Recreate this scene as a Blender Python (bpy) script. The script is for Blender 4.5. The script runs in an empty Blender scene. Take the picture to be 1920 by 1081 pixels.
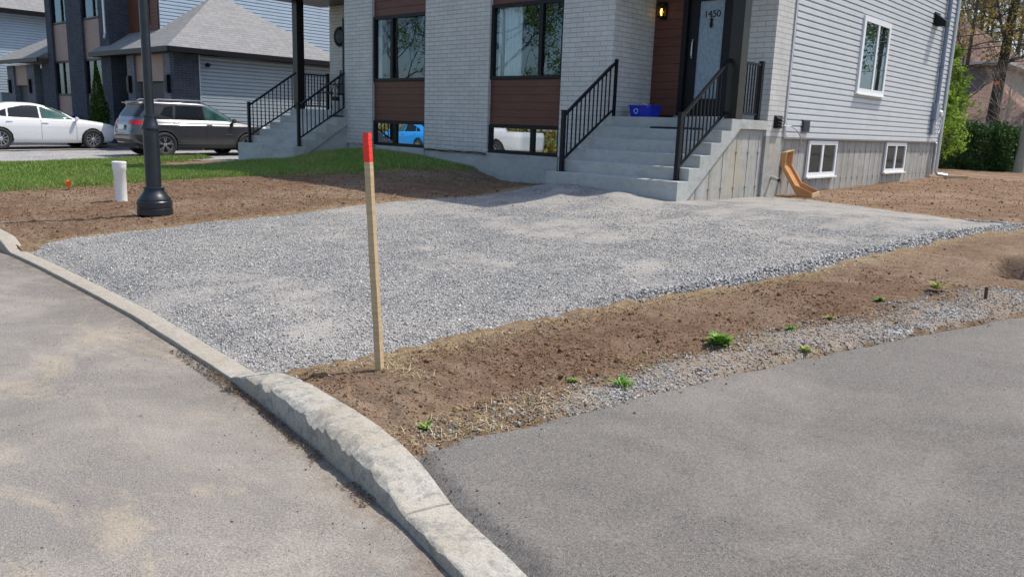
import bpy, bmesh, math, random
import numpy as np
from mathutils import Vector, Matrix
R_ = math.radians
sc = bpy.context.scene
COL = sc.collection

# ------------------------------------------------------------------ camera, sky, sun, exposure
cam_d = bpy.data.cameras.new('camera'); cam = bpy.data.objects.new('camera', cam_d); COL.objects.link(cam)
cam.matrix_world = (Matrix.Translation((0, 0, 1.5)) @ Matrix.Rotation(R_(42.114), 4, 'Z')
                    @ Matrix.Rotation(R_(90 - 11.627), 4, 'X') @ Matrix.Rotation(R_(2.027), 4, 'Z'))
cam_d.sensor_width = 36; cam_d.lens = 27.884; cam_d.clip_start = .05; cam_d.clip_end = 2000
sc.camera = cam
SUN_AZ, SUN_EL = 32.0, 61.0
w = bpy.data.worlds.new('World'); sc.world = w; w.use_nodes = True
nt = w.node_tree; nt.nodes.clear()
o_ = nt.nodes.new('ShaderNodeOutputWorld'); b_ = nt.nodes.new('ShaderNodeBackground'); s_ = nt.nodes.new('ShaderNodeTexSky')
s_.sky_type = 'NISHITA'; s_.sun_disc = False; s_.sun_elevation = R_(SUN_EL); s_.sun_rotation = R_(SUN_AZ)
s_.altitude = 50; s_.air_density = 1.0; s_.dust_density = 1.6; s_.ozone_density = 1.0
b_.inputs['Strength'].default_value = .15
nt.links.new(s_.outputs[0], b_.inputs[0]); nt.links.new(b_.outputs[0], o_.inputs[0])
sd = bpy.data.lights.new('sun', 'SUN'); sun = bpy.data.objects.new('sun', sd); COL.objects.link(sun)
sd.energy = 3.45; sd.angle = R_(.53); sd.color = (1, .93, .825)
sv = Vector((math.sin(R_(SUN_AZ)) * math.cos(R_(SUN_EL)), math.cos(R_(SUN_AZ)) * math.cos(R_(SUN_EL)), math.sin(R_(SUN_EL))))
sun.rotation_euler = sv.to_track_quat('Z', 'Y').to_euler(); sun.location = (0, 0, 30)
sc.view_settings.view_transform = 'Standard'; sc.view_settings.look = 'None'
sc.view_settings.exposure = 0.44; sc.view_settings.gamma = 1
sc.cycles.use_denoising = True
sc.cycles.max_bounces = 6; sc.cycles.diffuse_bounces = 3; sc.cycles.transparent_max_bounces = 12

rng = np.random.default_rng(7); random.seed(7)

# ------------------------------------------------------------------ tagging
def tag(o, label=None, cat=None, group=None, kind=None):
    if label: o['label'] = label
    if cat: o['category'] = cat
    if group: o['group'] = group
    if kind: o['kind'] = kind
    return o
def thing(name, label, cat, loc=(0, 0, 0), group=None):
    o = bpy.data.objects.new(name, None); COL.objects.link(o); o.location = loc; o.empty_display_size = .2
    return tag(o, label, cat, group)
def origin(o):
    v = Vector((0, 0, 0))
    while o: v += o.location; o = o.parent
    return v
def copy_tree(o, parent=None):
    c = o.copy(); COL.objects.link(c); c.parent = parent
    for ch in [x for x in bpy.data.objects if x.parent == o]: copy_tree(ch, c)
    return c

class MB:
    def __init__(s): s.v = []; s.f = []; s.mi = []; s.cur = 0
    def add(s, vs, fs):
        n = len(s.v); s.v += [tuple(p) for p in vs]
        s.f += [tuple(i + n for i in f) for f in fs]; s.mi += [s.cur] * len(fs); return s
    def box(s, x0, x1, y0, y1, z0, z1, m=None):
        P = [(x, y, z) for x in (x0, x1) for y in (y0, y1) for z in (z0, z1)]
        if m: P = [m(*p) for p in P]
        return s.add(P, [(0, 1, 3, 2), (4, 6, 7, 5), (0, 4, 5, 1), (2, 3, 7, 6), (0, 2, 6, 4), (1, 5, 7, 3)])
    def prism(s, poly, ax, a, b):
        def p3(u, v, w): return (w, u, v) if ax == 0 else (u, w, v) if ax == 1 else (u, v, w)
        n = len(poly)
        return s.add([p3(u, v, a) for u, v in poly] + [p3(u, v, b) for u, v in poly],
                     [tuple(range(n))[::-1], tuple(range(n, 2 * n))] + [(i, (i + 1) % n, n + (i + 1) % n, n + i) for i in range(n)])
    def beam(s, a, b, wd, h=None, up=(0, 0, 1)):
        h = h or wd; a = Vector(a); b = Vector(b); d = (b - a).normalized(); up = Vector(up)
        if abs(d.dot(up)) > .99: up = Vector((1, 0, 0))
        r = d.cross(up).normalized(); u = r.cross(d)
        P = [p + r * sx * wd / 2 + u * sz * h / 2 for p in (a, b) for sx, sz in ((-1, -1), (1, -1), (1, 1), (-1, 1))]
        return s.add(P, [(0, 1, 2, 3), (7, 6, 5, 4), (0, 4, 5, 1), (1, 5, 6, 2), (2, 6, 7, 3), (3, 7, 4, 0)])
    def tube(s, pts, rad, n=8, cap=True):
        pts = [Vector(p) for p in pts]; rad = rad if hasattr(rad, '__len__') else [rad] * len(pts)
        V = []; up = Vector((.31, .17, .93))
        for i, p in enumerate(pts):
            d = (pts[min(i + 1, len(pts) - 1)] - pts[max(i - 1, 0)])
            d = d.normalized() if d.length > 1e-9 else Vector((0, 0, 1))
            r = d.cross(up)
            if r.length < 1e-3: r = d.cross(Vector((1, 0, 0)))
            r.normalize(); u = r.cross(d)
            for k in range(n):
                t = 2 * math.pi * k / n; V.append(p + (r * math.cos(t) + u * math.sin(t)) * rad[i])
        F = [(i * n + k, i * n + (k + 1) % n, (i + 1) * n + (k + 1) % n, (i + 1) * n + k) for i in range(len(pts) - 1) for k in range(n)]
        if cap: F += [tuple(range(n))[::-1], tuple(range((len(pts) - 1) * n, len(pts) * n))]
        return s.add(V, F)
    def lathe(s, prof, c=(0, 0, 0), ax=2, n=32, sy=1.0, caps=True):
        V = []; c = Vector(c)
        for r, h in prof:
            for k in range(n):
                t = 2 * math.pi * k / n; a, b = r * math.cos(t), r * math.sin(t) * sy
                V.append(c + Vector((a, b, h) if ax == 2 else (a, h, b) if ax == 1 else (h, a, b)))
        m = len(prof)
        F = [(i * n + k, i * n + (k + 1) % n, (i + 1) * n + (k + 1) % n, (i + 1) * n + k) for i in range(m - 1) for k in range(n)]
        if caps: F += [tuple(range(n))[::-1], tuple(range((m - 1) * n, m * n))]
        return s.add(V, F)
    def build(s, name, mats, parent=None, smooth=False, bevel=0, recalc=True):
        me = bpy.data.meshes.new(name); off = origin(parent)
        me.from_pydata([(x - off.x, y - off.y, z - off.z) for x, y, z in s.v], [], s.f)
        mats = mats if isinstance(mats, (list, tuple)) else [mats]
        for m in mats: me.materials.append(m)
        if len(mats) > 1: me.polygons.foreach_set('material_index', s.mi)
        if recalc and len(s.f) < 60000:
            bm = bmesh.new(); bm.from_mesh(me); bmesh.ops.recalc_face_normals(bm, faces=bm.faces); bm.to_mesh(me); bm.free()
        if smooth: me.polygons.foreach_set('use_smooth', [True] * len(me.polygons)); me.set_sharp_from_angle(angle=R_(38))
        me.update()
        o = bpy.data.objects.new(name, me); COL.objects.link(o); o.parent = parent
        if bevel:
            md = o.modifiers.new('b', 'BEVEL'); md.width = bevel; md.segments = 2; md.limit_method = 'ANGLE'
        return o
def np_mesh(name, V, F, mat, parent=None, smooth=False, attrs=None):
    me = bpy.data.meshes.new(name); V = np.asarray(V, np.float32); F = np.asarray(F, np.int32); k = F.shape[1]
    me.vertices.add(len(V)); me.vertices.foreach_set('co', V.ravel())
    me.loops.add(F.size); me.loops.foreach_set('vertex_index', F.ravel())
    me.polygons.add(len(F)); me.polygons.foreach_set('loop_start', np.arange(0, F.size, k, dtype=np.int32))
    me.polygons.foreach_set('loop_total', np.full(len(F), k, np.int32))
    if smooth: me.polygons.foreach_set('use_smooth', np.ones(len(F), bool))
    me.update(calc_edges=True); me.validate()
    for a, d in (attrs or {}).items():
        at = me.attributes.new(a, 'FLOAT', 'POINT'); at.data.foreach_set('value', np.asarray(d, np.float32))
    me.materials.append(mat)
    o = bpy.data.objects.new(name, me); COL.objects.link(o); o.parent = parent
    return o

# ------------------------------------------------------------------ node helpers
class NT:
    def __init__(s, name):
        s.m = bpy.data.materials.new(name); s.m.use_nodes = True; s.t = s.m.node_tree; s.t.nodes.clear()
        s.out = s.n('ShaderNodeOutputMaterial'); s.p = s.n('ShaderNodeBsdfPrincipled'); s.l(s.p.outputs[0], s.out.inputs[0])
        s.geo = s.n('ShaderNodeNewGeometry'); s.pos = s.geo.outputs['Position']
    def n(s, t, **k):
        x = s.t.nodes.new(t)
        for a, b in k.items(): setattr(x, a, b)
        return x
    def l(s, a, b): s.t.links.new(a, b)
    def inp(s, x, i, v):
        if hasattr(v, 'is_output'): s.l(v, x.inputs[i])
        elif v is not None:
            if isinstance(v, tuple) and len(v) == 3 and x.inputs[i].type == 'RGBA': v = (*v, 1)
            x.inputs[i].default_value = v
    def noise(s, scale, detail=4, rough=.6, vec=None, dist=0.):
        x = s.n('ShaderNodeTexNoise'); s.l(vec or s.pos, x.inputs['Vector'])
        x.inputs['Scale'].default_value = scale; x.inputs['Detail'].default_value = detail
        x.inputs['Roughness'].default_value = rough; x.inputs['Distortion'].default_value = dist
        return x.outputs[0]
    def voro(s, scale, feature='F1', out='Color', vec=None, rnd=1.):
        x = s.n('ShaderNodeTexVoronoi', feature=feature); s.l(vec or s.pos, x.inputs['Vector'])
        x.inputs['Scale'].default_value = scale; x.inputs['Randomness'].default_value = rnd
        return x.outputs[out]
    def ramp(s, fac, stops, interp='LINEAR'):
        x = s.n('ShaderNodeValToRGB'); x.color_ramp.interpolation = interp
        e = x.color_ramp.elements
        while len(e) < len(stops): e.new(.5)
        for i, (p, c) in enumerate(stops):
            e[i].position = p; e[i].color = (*c, 1) if isinstance(c, tuple) else (c, c, c, 1)
        s.l(fac, x.inputs[0]); return x.outputs[0]
    def mix(s, fac, a, b, mode='MIX'):
        x = s.n('ShaderNodeMix', data_type='RGBA', blend_type=mode)
        s.inp(x, 0, fac); s.inp(x, 6, a); s.inp(x, 7, b); return x.outputs[2]
    def math(s, op, a, b=None, c=None, clamp=False):
        x = s.n('ShaderNodeMath', operation=op); x.use_clamp = clamp
        s.inp(x, 0, a)
        if b is not None: s.inp(x, 1, b)
        if c is not None: s.inp(x, 2, c)
        return x.outputs[0]
    def attr(s, name): return s.n('ShaderNodeAttribute', attribute_name=name).outputs['Fac']
    def scale(s, v, vec=None):
        x = s.n('ShaderNodeVectorMath', operation='MULTIPLY'); s.l(vec or s.pos, x.inputs[0]); x.inputs[1].default_value = v
        return x.outputs[0]
    def bump(s, h, strength=.5, dist=.02, prev=None):
        x = s.n('ShaderNodeBump'); x.inputs['Strength'].default_value = strength; x.inputs['Distance'].default_value = dist
        s.l(h, x.inputs['Height'])
        if prev: s.l(prev, x.inputs['Normal'])
        return x.outputs[0]
    def done(s, col=None, rough=.8, normal=None, metal=0., spec=.5):
        s.inp(s.p, 'Base Color', col); s.inp(s.p, 'Roughness', rough)
        s.p.inputs['Metallic'].default_value = metal; s.p.inputs['Specular IOR Level'].default_value = spec
        if normal: s.l(normal, s.p.inputs['Normal'])
        return s.m
def simple(name, col, rough=.6, var=.12, scale=8, metal=0., spec=.5, bump=0., bscale=60):
    t = NT(name); f = t.noise(scale, 5)
    c = t.mix(t.math('MULTIPLY', t.math('SUBTRACT', f, .5), 2 * var), col, tuple(min(1, x * (1 + 3 * var)) for x in col))
    lo = tuple(x * (1 - var) for x in col); hi = tuple(min(1, x * (1 + var)) for x in col)
    c = t.ramp(f, [(.3, lo), (.7, hi)])
    nrm = t.bump(t.noise(bscale, 3), bump, .01) if bump else None
    return t.done(c, rough, nrm, metal, spec)

# ------------------------------------------------------------------ materials
def brick_mat(name, c1, c2, mortar, bw=.26, rh=.0813, ms=.0055):
    t = NT(name)
    sp = t.n('ShaderNodeSeparateXYZ'); t.l(t.pos, sp.inputs[0]); sn = t.n('ShaderNodeSeparateXYZ'); t.l(t.geo.outputs['Normal'], sn.inputs[0])
    isx = t.math('GREATER_THAN', t.math('ABSOLUTE', sn.outputs[0]), .6)
    u = t.math('ADD', t.math('MULTIPLY', isx, sp.outputs[1]), t.math('MULTIPLY', t.math('SUBTRACT', 1., isx), sp.outputs[0]))
    cb = t.n('ShaderNodeCombineXYZ'); t.l(u, cb.inputs[0]); t.l(sp.outputs[2], cb.inputs[1])
    b = t.n('ShaderNodeTexBrick'); t.l(cb.outputs[0], b.inputs['Vector'])
    b.offset = .5; b.offset_frequency = 2; b.squash = 1
    for k, v in (('Scale', 1.), ('Mortar Size', ms), ('Mortar Smooth', .15), ('Bias', 0.), ('Brick Width', bw), ('Row Height', rh)): b.inputs[k].default_value = v
    b.inputs['Color1'].default_value = (*c1, 1); b.inputs['Color2'].default_value = (*c2, 1); b.inputs['Mortar'].default_value = (*mortar, 1)
    n1 = t.noise(3, 5); n2 = t.noise(60, 3)
    col = t.mix(.5, b.outputs[0], t.ramp(n1, [(.3, .35), (.7, .65)]), 'SOFT_LIGHT')
    col = t.mix(.5, col, t.ramp(n2, [(.3, .3), (.7, .7)]), 'SOFT_LIGHT')
    dz = t.math('MULTIPLY', t.ramp(t.math('MULTIPLY', sp.outputs[2], .5), [(.46, 1.), (.62, 0.)]), t.ramp(t.noise(5, 7, .75), [(.40, 0.), (.65, .55)])); col = t.mix(dz, col, tuple(x * .5 for x in c2))
    stv = t.noise(1., 6, .7, t.scale((2.2, 2.2, .5))); col = t.mix(t.ramp(stv, [(.5, 0.), (.72, .28)]), col, tuple(x * .6 for x in c1))
    h = t.math('SUBTRACT', t.math('MULTIPLY', n2, .25), b.outputs['Fac'])
    return t.done(col, .9, t.bump(h, .9, .008), spec=.2)
M = {}
M['brick_light'] = brick_mat('pale_brick', (.60, .59, .555), (.55, .54, .515), (.38, .375, .36), ms=.0045)
M['brick_dark'] = brick_mat('charcoal_brick', (.068, .078, .100), (.050, .058, .076), (.12, .128, .145))
M['brick_grey'] = brick_mat('mid_grey_brick', (.16, .175, .20), (.12, .13, .15), (.22, .23, .25))
def wood_mat(name, c1, c2, rough=.5):
    t = NT(name); v = t.scale((3, 3, 60)); n1 = t.noise(1.2, 6, .6, v); n2 = t.noise(1.6, 3)
    c = t.mix(t.ramp(n1, [(.35, 0.), (.65, 1.)]), c1, c2); c = t.mix(t.ramp(n2, [(.3, 0.), (.7, .5)]), c, tuple(x * .7 for x in c1))
    return t.done(c, rough, t.bump(n1, .25, .004), spec=.35)
M['wood_clad'] = wood_mat('reddish_brown_cladding', (.115, .042, .030), (.165, .066, .045))
M['wood_clad_tan'] = wood_mat('tan_cladding', (.30, .20, .175), (.36, .25, .22))
M['siding'] = simple('pale_grey_vinyl', (.54, .565, .58), .42, .05, 2.5, spec=.4, bump=.05, bscale=25)
M['siding_blue'] = simple('blue_grey_vinyl', (.30, .36, .40), .5, .05, 2, spec=.3)
M['siding_shade'] = simple('soft_blue_vinyl', (.40, .49, .58), .5, .04, 2, spec=.3)
M['black'] = simple('black_aluminium', (.008, .009, .012), .45, .2, 20, spec=.25)
M['bronze'] = simple('dark_bronze_metal', (.018, .015, .014), .35, .15, 6, spec=.35)
M['white_pvc'] = simple('white_vinyl_frame', (.78, .79, .80), .35, .04, 10)
M['aluminium'] = simple('plain_aluminium', (.55, .56, .57), .35, .1, 10, metal=.7)
M['trim_grey'] = simple('grey_corner_trim', (.45, .46, .48), .5, .06, 6)
M['conduit'] = simple('slate_grey_plastic_pipe', (.20, .25, .33), .4, .08, 8)
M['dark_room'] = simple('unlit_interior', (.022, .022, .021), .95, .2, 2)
M['curtain'] = simple('white_sheer_curtain', (.86, .87, .86), .9, .04, 12)
def shingle(name, c1, c2):
    t = NT(name); tc = t.n('ShaderNodeTexCoord')
    sp = t.n('ShaderNodeSeparateXYZ'); t.l(t.pos, sp.inputs[0]); sn = t.n('ShaderNodeSeparateXYZ'); t.l(t.geo.outputs['Normal'], sn.inputs[0])
    isx = t.math('GREATER_THAN', t.math('ABSOLUTE', sn.outputs[0]), t.math('ABSOLUTE', sn.outputs[1]))
    u = t.math('ADD', t.math('MULTIPLY', isx, sp.outputs[1]), t.math('MULTIPLY', t.math('SUBTRACT', 1., isx), sp.outputs[0]))
    cb = t.n('ShaderNodeCombineXYZ'); t.l(u, cb.inputs[0]); t.l(sp.outputs[2], cb.inputs[1])
    b = t.n('ShaderNodeTexBrick'); t.l(cb.outputs[0], b.inputs['Vector']); b.offset = .37; b.squash = .8
    for k, v in (('Scale', 1.), ('Mortar Size', .006), ('Mortar Smooth', .5), ('Bias', 0.), ('Brick Width', .33), ('Row Height', .085)): b.inputs[k].default_value = v
    b.inputs['Color1'].default_value = (*c1, 1); b.inputs['Color2'].default_value = (*c2, 1); b.inputs['Mortar'].default_value = (*[x * .6 for x in c1], 1)
    n = t.noise(90, 3)
    col = t.mix(.6, b.outputs[0], t.ramp(n, [(.3, .25), (.7, .75)]), 'SOFT_LIGHT')
    return t.done(col, .95, t.bump(t.math('SUBTRACT', t.math('MULTIPLY', n, .4), b.outputs['Fac']), .6, .01), spec=.15)
M['shingle'] = shingle('grey_asphalt_shingles', (.225, .225, .228), (.27, .267, .27))
M['shingle_brown'] = shingle('brown_asphalt_shingles', (.24, .155, .125), (.33, .22, .185))
def concrete(name, base, stain, form=False, warm=(.42, .36, .24)):
    t = NT(name); n1 = t.noise(1.3, 6, .65); n2 = t.noise(9, 6, .7); n3 = t.noise(70, 4, .7)
    c = t.mix(t.ramp(n1, [(.35, 0.), (.7, 1.)]), base, stain)
    c = t.mix(t.ramp(n2, [(.45, 0.), (.72, .6)]), c, tuple(x * .66 for x in base))
    c = t.mix(t.ramp(t.noise(1., 6, .7, t.scale((1.5, 1.5, 5))), [(.52, 0.), (.62, .4)]), c, tuple(x * .7 for x in stain))
    c = t.mix(.45, c, t.ramp(n3, [(.3, .3), (.7, .7)]), 'SOFT_LIGHT')
    h = t.math('ADD', t.math('MULTIPLY', n3, .3), n2)
    if form:
        vs = t.noise(1., 5, .7, t.scale((6, 6, .9)))                 # vertical streaks
        c = t.mix(t.ramp(vs, [(.45, 0.), (.62, .75)]), c, tuple(x * .6 for x in base))
        wm = t.noise(1., 4, .6, t.scale((1.6, 1.6, 1.)))
        c = t.mix(t.ramp(wm, [(.50, 0.), (.68, .65)]), c, warm)
    return t.done(c, .9, t.bump(h, .35, .008), spec=.2)
M['concrete'] = concrete('fresh_grey_concrete', (.47, .475, .45), (.37, .38, .36))
M['concrete_form'] = concrete('form_cast_concrete', (.46, .45, .42), (.33, .325, .305), True, (.44, .38, .27))
M['tie'] = simple('rusty_tie_marks', (.17, .16, .145), .9, .3, 30)
def glass_mat(name, refl=.35, tint=(.52, .66, .80), rough=.0, wob=.0):
    t = NT(name); t.t.nodes.remove(t.p)
    g = t.n('ShaderNodeBsdfGlossy'); g.inputs['Roughness'].default_value = rough; g.inputs['Color'].default_value = (*tint, 1)
    tr = t.n('ShaderNodeBsdfTransparent'); tr.inputs['Color'].default_value = (.84, .88, .88, 1)
    fr = t.n('ShaderNodeFresnel'); fr.inputs[0].default_value = 1.5
    m = t.n('ShaderNodeMixShader'); f = t.math('MULTIPLY', t.math('ADD', fr.outputs[0], refl, clamp=True), t.math('SUBTRACT', 1., t.geo.outputs['Backfacing']))
    t.l(f, m.inputs[0]); t.l(tr.outputs[0], m.inputs[1]); t.l(g.outputs[0], m.inputs[2]); t.l(m.outputs[0], t.out.inputs[0])
    if wob:
        b = t.bump(t.noise(1.1, 2), wob, .02); t.l(b, g.inputs['Normal'])
    return t.m
M['glass'] = glass_mat('window_glass', .11, wob=.02)
M['glass_low'] = glass_mat('basement_window_glass', .55, tint=(.8, .86, .9), wob=.02)
t = NT('frosted_door_glass'); M['frost'] = t.done(t.ramp(t.noise(45, 3, vec=t.scale((1, 1, .5))), [(.35, (.20, .28, .35)), (.65, (.31, .40, .46))]), .35, t.bump(t.noise(120, 2), .4, .003))
M['car_glass'] = simple('tinted_car_glass', (.010, .014, .016), .07, .1, 2, spec=.45)
M['car_glass_teal'] = simple('greenish_car_glass', (.035, .10, .095), .07, .5, 3, spec=.5)
def paint(name, col, metal=0., rough=.25, coat=1.):
    t = NT(name); n = t.noise(500, 2); c = t.mix(t.ramp(t.noise(1.7, 4), [(.3, 0.), (.7, .25)]), col, tuple(x * .85 + .01 for x in col))
    m = t.done(c, rough, None, metal); t.p.inputs['Coat Weight'].default_value = coat; t.p.inputs['Coat Roughness'].default_value = .04
    return m
M['paint_white'] = paint('white_car_paint', (.78, .79, .80))
M['paint_grey'] = paint('dark_grey_car_paint', (.06, .062, .072), .35, .28)
M['paint_blue'] = paint('bright_blue_car_paint', (.02, .33, .85))
M['paint_navy'] = paint('navy_car_paint', (.02, .04, .18))
M['rubber'] = simple('tyre_rubber', (.025, .025, .026), .8, .2, 12)
M['plastic_dark'] = simple('dark_grey_plastic', (.045, .047, .05), .6, .15, 14)
M['rim'] = simple('silver_alloy', (.66, .67, .69), .28, .06, 8, metal=.85)
M['red_lens'] = simple('red_tail_lens', (.45, .012, .02), .12, .3, 14)
M['lens'] = simple('clear_headlamp_lens', (.62, .66, .70), .08, .2, 30)
M['chrome'] = simple('chrome_strip', (.75, .76, .78), .12, .03, 6, metal=1.)
M['pole_black'] = simple('powder_coated_black_steel', (.014, .018, .026), .36, .3, 5, bump=.12, bscale=30)
M['pvc_white'] = simple('white_pvc_pipe', (.80, .80, .78), .4, .06, 14)
M['stake_wood'] = wood_mat('raw_spruce', (.46, .33, .19), (.60, .46, .28), .8)
M['red_paint'] = simple('fluorescent_red_paint', (.78, .035, .022), .6, .14, 60, bump=.3)
M['form_wood'] = wood_mat('varnished_orange_wood', (.50, .22, .07), (.64, .33, .13), .45)
M['form_wood_pale'] = wood_mat('pale_end_grain', (.62, .44, .24), (.72, .54, .33), .7)
M['orange'] = simple('orange_plastic', (.85, .14, .02), .5, .1, 30)
M['blue_bin'] = simple('recycling_blue_plastic', (.006, .022, .42), .4, .1, 10)
M['mark_white'] = simple('moulded_pale_print', (.35, .5, .85), .5, .05, 10)
M['rust'] = simple('rusty_steel', (.12, .05, .028), .85, .4, 60, bump=.4)
M['mat_rubber'] = simple('black_door_mat', (.012, .012, .014), .9, .3, 60, bump=.5)
M['stone_statue'] = simple('weathered_plaster', (.42, .42, .40), .85, .2, 20, bump=.3)

# ------------------------------------------------------------------ noise and terrain in numpy
def hashg(i, j, s): 
    h = (i.astype(np.int64) * 374761393 + j.astype(np.int64) * 668265263 + s * 1442695041) & 0x7fffffff
    h = ((h ^ (h >> 13)) * 1274126177) & 0x7fffffff
    return ((h ^ (h >> 16)) & 0xffff) / 65535.
def vnoise(x, y, s=0):
    i = np.floor(x).astype(np.int64); j = np.floor(y).astype(np.int64); u = x - i; v = y - j
    u = u * u * (3 - 2 * u); v = v * v * (3 - 2 * v)
    return (hashg(i, j, s) * (1 - u) * (1 - v) + hashg(i + 1, j, s) * u * (1 - v) + hashg(i, j + 1, s) * (1 - u) * v + hashg(i + 1, j + 1, s) * u * v) - .5
def fbm(x, y, f, o=4, s=0):
    r = 0; a = 1.
    for k in range(o): r = r + a * vnoise(x * f + 17.3 * k, y * f - 9.1 * k, s + k); f *= 2.03; a *= .5
    return r
KX = [-80, -30, -14, -10.4, -9.6, -8.4, -7, -5.9, -5, -4.1, -3.6, -3.16, -2.6, -2.2, -1.75, -1.0, 0, 2, 5, 12]
KY = [3.6, 3.0, 2.68, 2.55, 2.52, 2.49, 2.42, 2.35, 2.255, 2.155, 2.08, 2.0, 1.895, 1.81, 1.69, 1.44, .98, -.2, -2.6, -9]
def yc(x): return np.interp(x, KX, KY)
def sstep(a, b, x):
    t = np.clip((x - a) / (b - a), 0, 1); return t * t * (3 - 2 * t)
def H(x, y):
    x = np.asarray(x, float); y = np.asarray(y, float)
    hA = np.interp(y, [1.0, 2.3, 2.6, 4.5, 7.5, 9.76, 12.9, 22, 34, 50, 120], [.02, .03, .065, .21, .40, .52, .47, .57, .42, .3, .3])
    hB = np.interp(y, [1.0, 2.7, 3, 10.4, 20, 120], [.02, .06, .075, .20, .36, .5])
    k = sstep(-12.5, -20., x); h = hA * (1 - k) + hB * k
    h = h + .36 * np.exp(-((x + 15.2) ** 2) / 13 - ((y - 11.4) ** 2) / 4.6) * (y > 0)
    h = h + .11 * np.exp(-((x + 7.6) ** 2) / .7 - ((y - 9.6) ** 2) / .45) + .11 * np.exp(-((x + 6.45) ** 2) / .12 - ((y - 9.25) ** 2) / .16) + .05 * np.exp(-((x + 5.95) ** 2) / .10 - ((y - 9.1) ** 2) / .12)
    h = h - .24 * np.exp(-((x + 1.28) / .22) ** 6 - ((y - 7.95) / .30) ** 6) + .05 * np.exp(-((x + 1.28) / .5) ** 2 - ((y - 8.35) / .2) ** 2) - .13 * np.exp(-((x + 9.7) / 1.15) ** 4 - ((y - 11.15) / .55) ** 2)  # pit beside the lane is added to stand in for a cast shadow
    return h
def sdist(poly, x, y):            # signed distance, positive inside
    poly = np.asarray(poly, float); d = np.full(x.shape, 1e9); ins = np.zeros(x.shape, bool)
    for i in range(len(poly)):
        a = poly[i]; b = poly[(i + 1) % len(poly)]; e = b - a; L = e @ e
        tt = np.clip(((x - a[0]) * e[0] + (y - a[1]) * e[1]) / L, 0, 1)
        d = np.minimum(d, np.hypot(x - a[0] - tt * e[0], y - a[1] - tt * e[1]))
        c = ((a[1] > y) != (b[1] > y)); 
        with np.errstate(divide='ignore', invalid='ignore'):
            xi = (b[0] - a[0]) * (y - a[1]) / (b[1] - a[1] + 1e-12) + a[0]
        ins ^= c & (x < xi)
    return np.where(ins, d, -d)
# plan outlines (metres)
DRIVE = [(-3.95, 1.9), (-3.86, 2.3), (-3.66, 2.83), (-3.52, 3.6), (-3.3, 4.42), (-3.2, 4.85), (-2.89, 5.63), (-2.64, 6.57), (-2.5, 7.39), (-2.2, 8.86), (-1.72, 11.25), (-2.6, 11.75), (-3.44, 12.1), (-4.9, 12.8), (-5.9, 12.9),
         (-8.3, 9.9), (-8.4, 8.4), (-8.9, 7.2), (-9.1, 5.4), (-9.3, 4.1), (-9.5, 3.3), (-9.45, 2.1), (-5, 1.9)]
VERGE = [(-2.62, 2.3), (-2.76, 2.5), (-2.62, 2.85), (-2.5, 3.3), (-2.38, 3.8), (-2.22, 4.45), (-2.02, 5.1), (-1.8, 5.6), (-1.65, 6.2), (-1.52, 6.8), (-1.35, 7.1), (-.9, 7.2), (-.6, 7.0), (-.8, 6.4), (-1.2, 5.6), (-1.6, 4.6), (-2.0, 3.3)]
LANE = [(-2.36, 2.075), (-2.50, 2.19), (-2.44, 2.45), (-2.31, 2.8), (-2.22, 3.1), (-1.95, 3.95), (-1.60, 5.0), (-1.24, 5.92), (-.99, 6.6), (-.5, 7.7), (.6, 9.4), (3, 12), (8, 17), (30, 40), (40, 30), (40, -20), (14, -11.4), (5, -2.33), (2, .06), (0, 1.225), (-1.0, 1.67), (-1.75, 1.915)]
LAWN = [(-22.7, 2.95), (-15.2, 2.95), (-14.8, 3.9), (-14.45, 4.6), (-14.1, 5.3), (-14.1, 6.2), (-13.7, 7.0), (-13.1, 7.7), (-12.4, 8.4), (-11.85, 9.1), (-11.6, 9.8), (-11.2, 10.6), (-11.0, 11.4), (-15.4, 11.4), (-15.4, 9.7),
        (-18.0, 9.2), (-19.5, 8.8), (-20.6, 9.0), (-22.2, 11.5), (-23.2, 11.8), (-23.1, 8.8), (-22.9, 7.4), (-22.7, 6.1)]

def axis(segs):
    out = []
    for a, b, d in segs: out += list(np.arange(a, b, d))
    out.append(segs[-1][1]); return np.array(out)
def sheet(name, xs, ys, hf, mat, keep=None, attrs=None, kind='structure', smooth=True, ymin=None):
    X, Y = np.meshgrid(xs, ys)
    if ymin: Y = ymin(X) + Y
    Z = hf(X, Y); nx = len(xs)
    V = np.stack([X.ravel(), Y.ravel(), Z.ravel()], 1)
    j, i = np.mgrid[0:len(ys) - 1, 0:nx - 1]; a = (j * nx + i).ravel()
    F = np.stack([a, a + 1, a + nx + 1, a + nx], 1)
    if keep is not None:
        k = keep(X, Y).ravel()
        F = F[k[F].any(1)]
        used = np.unique(F); rm = np.zeros(len(V), int); rm[used] = np.arange(len(used)); V = V[used]; F = rm[F]
    at = {k: f(V[:, 0], V[:, 1]) for k, f in (attrs or {}).items()}
    o = np_mesh(name, V, F, mat, None, smooth, at); tag(o, kind=kind); return o

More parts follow.
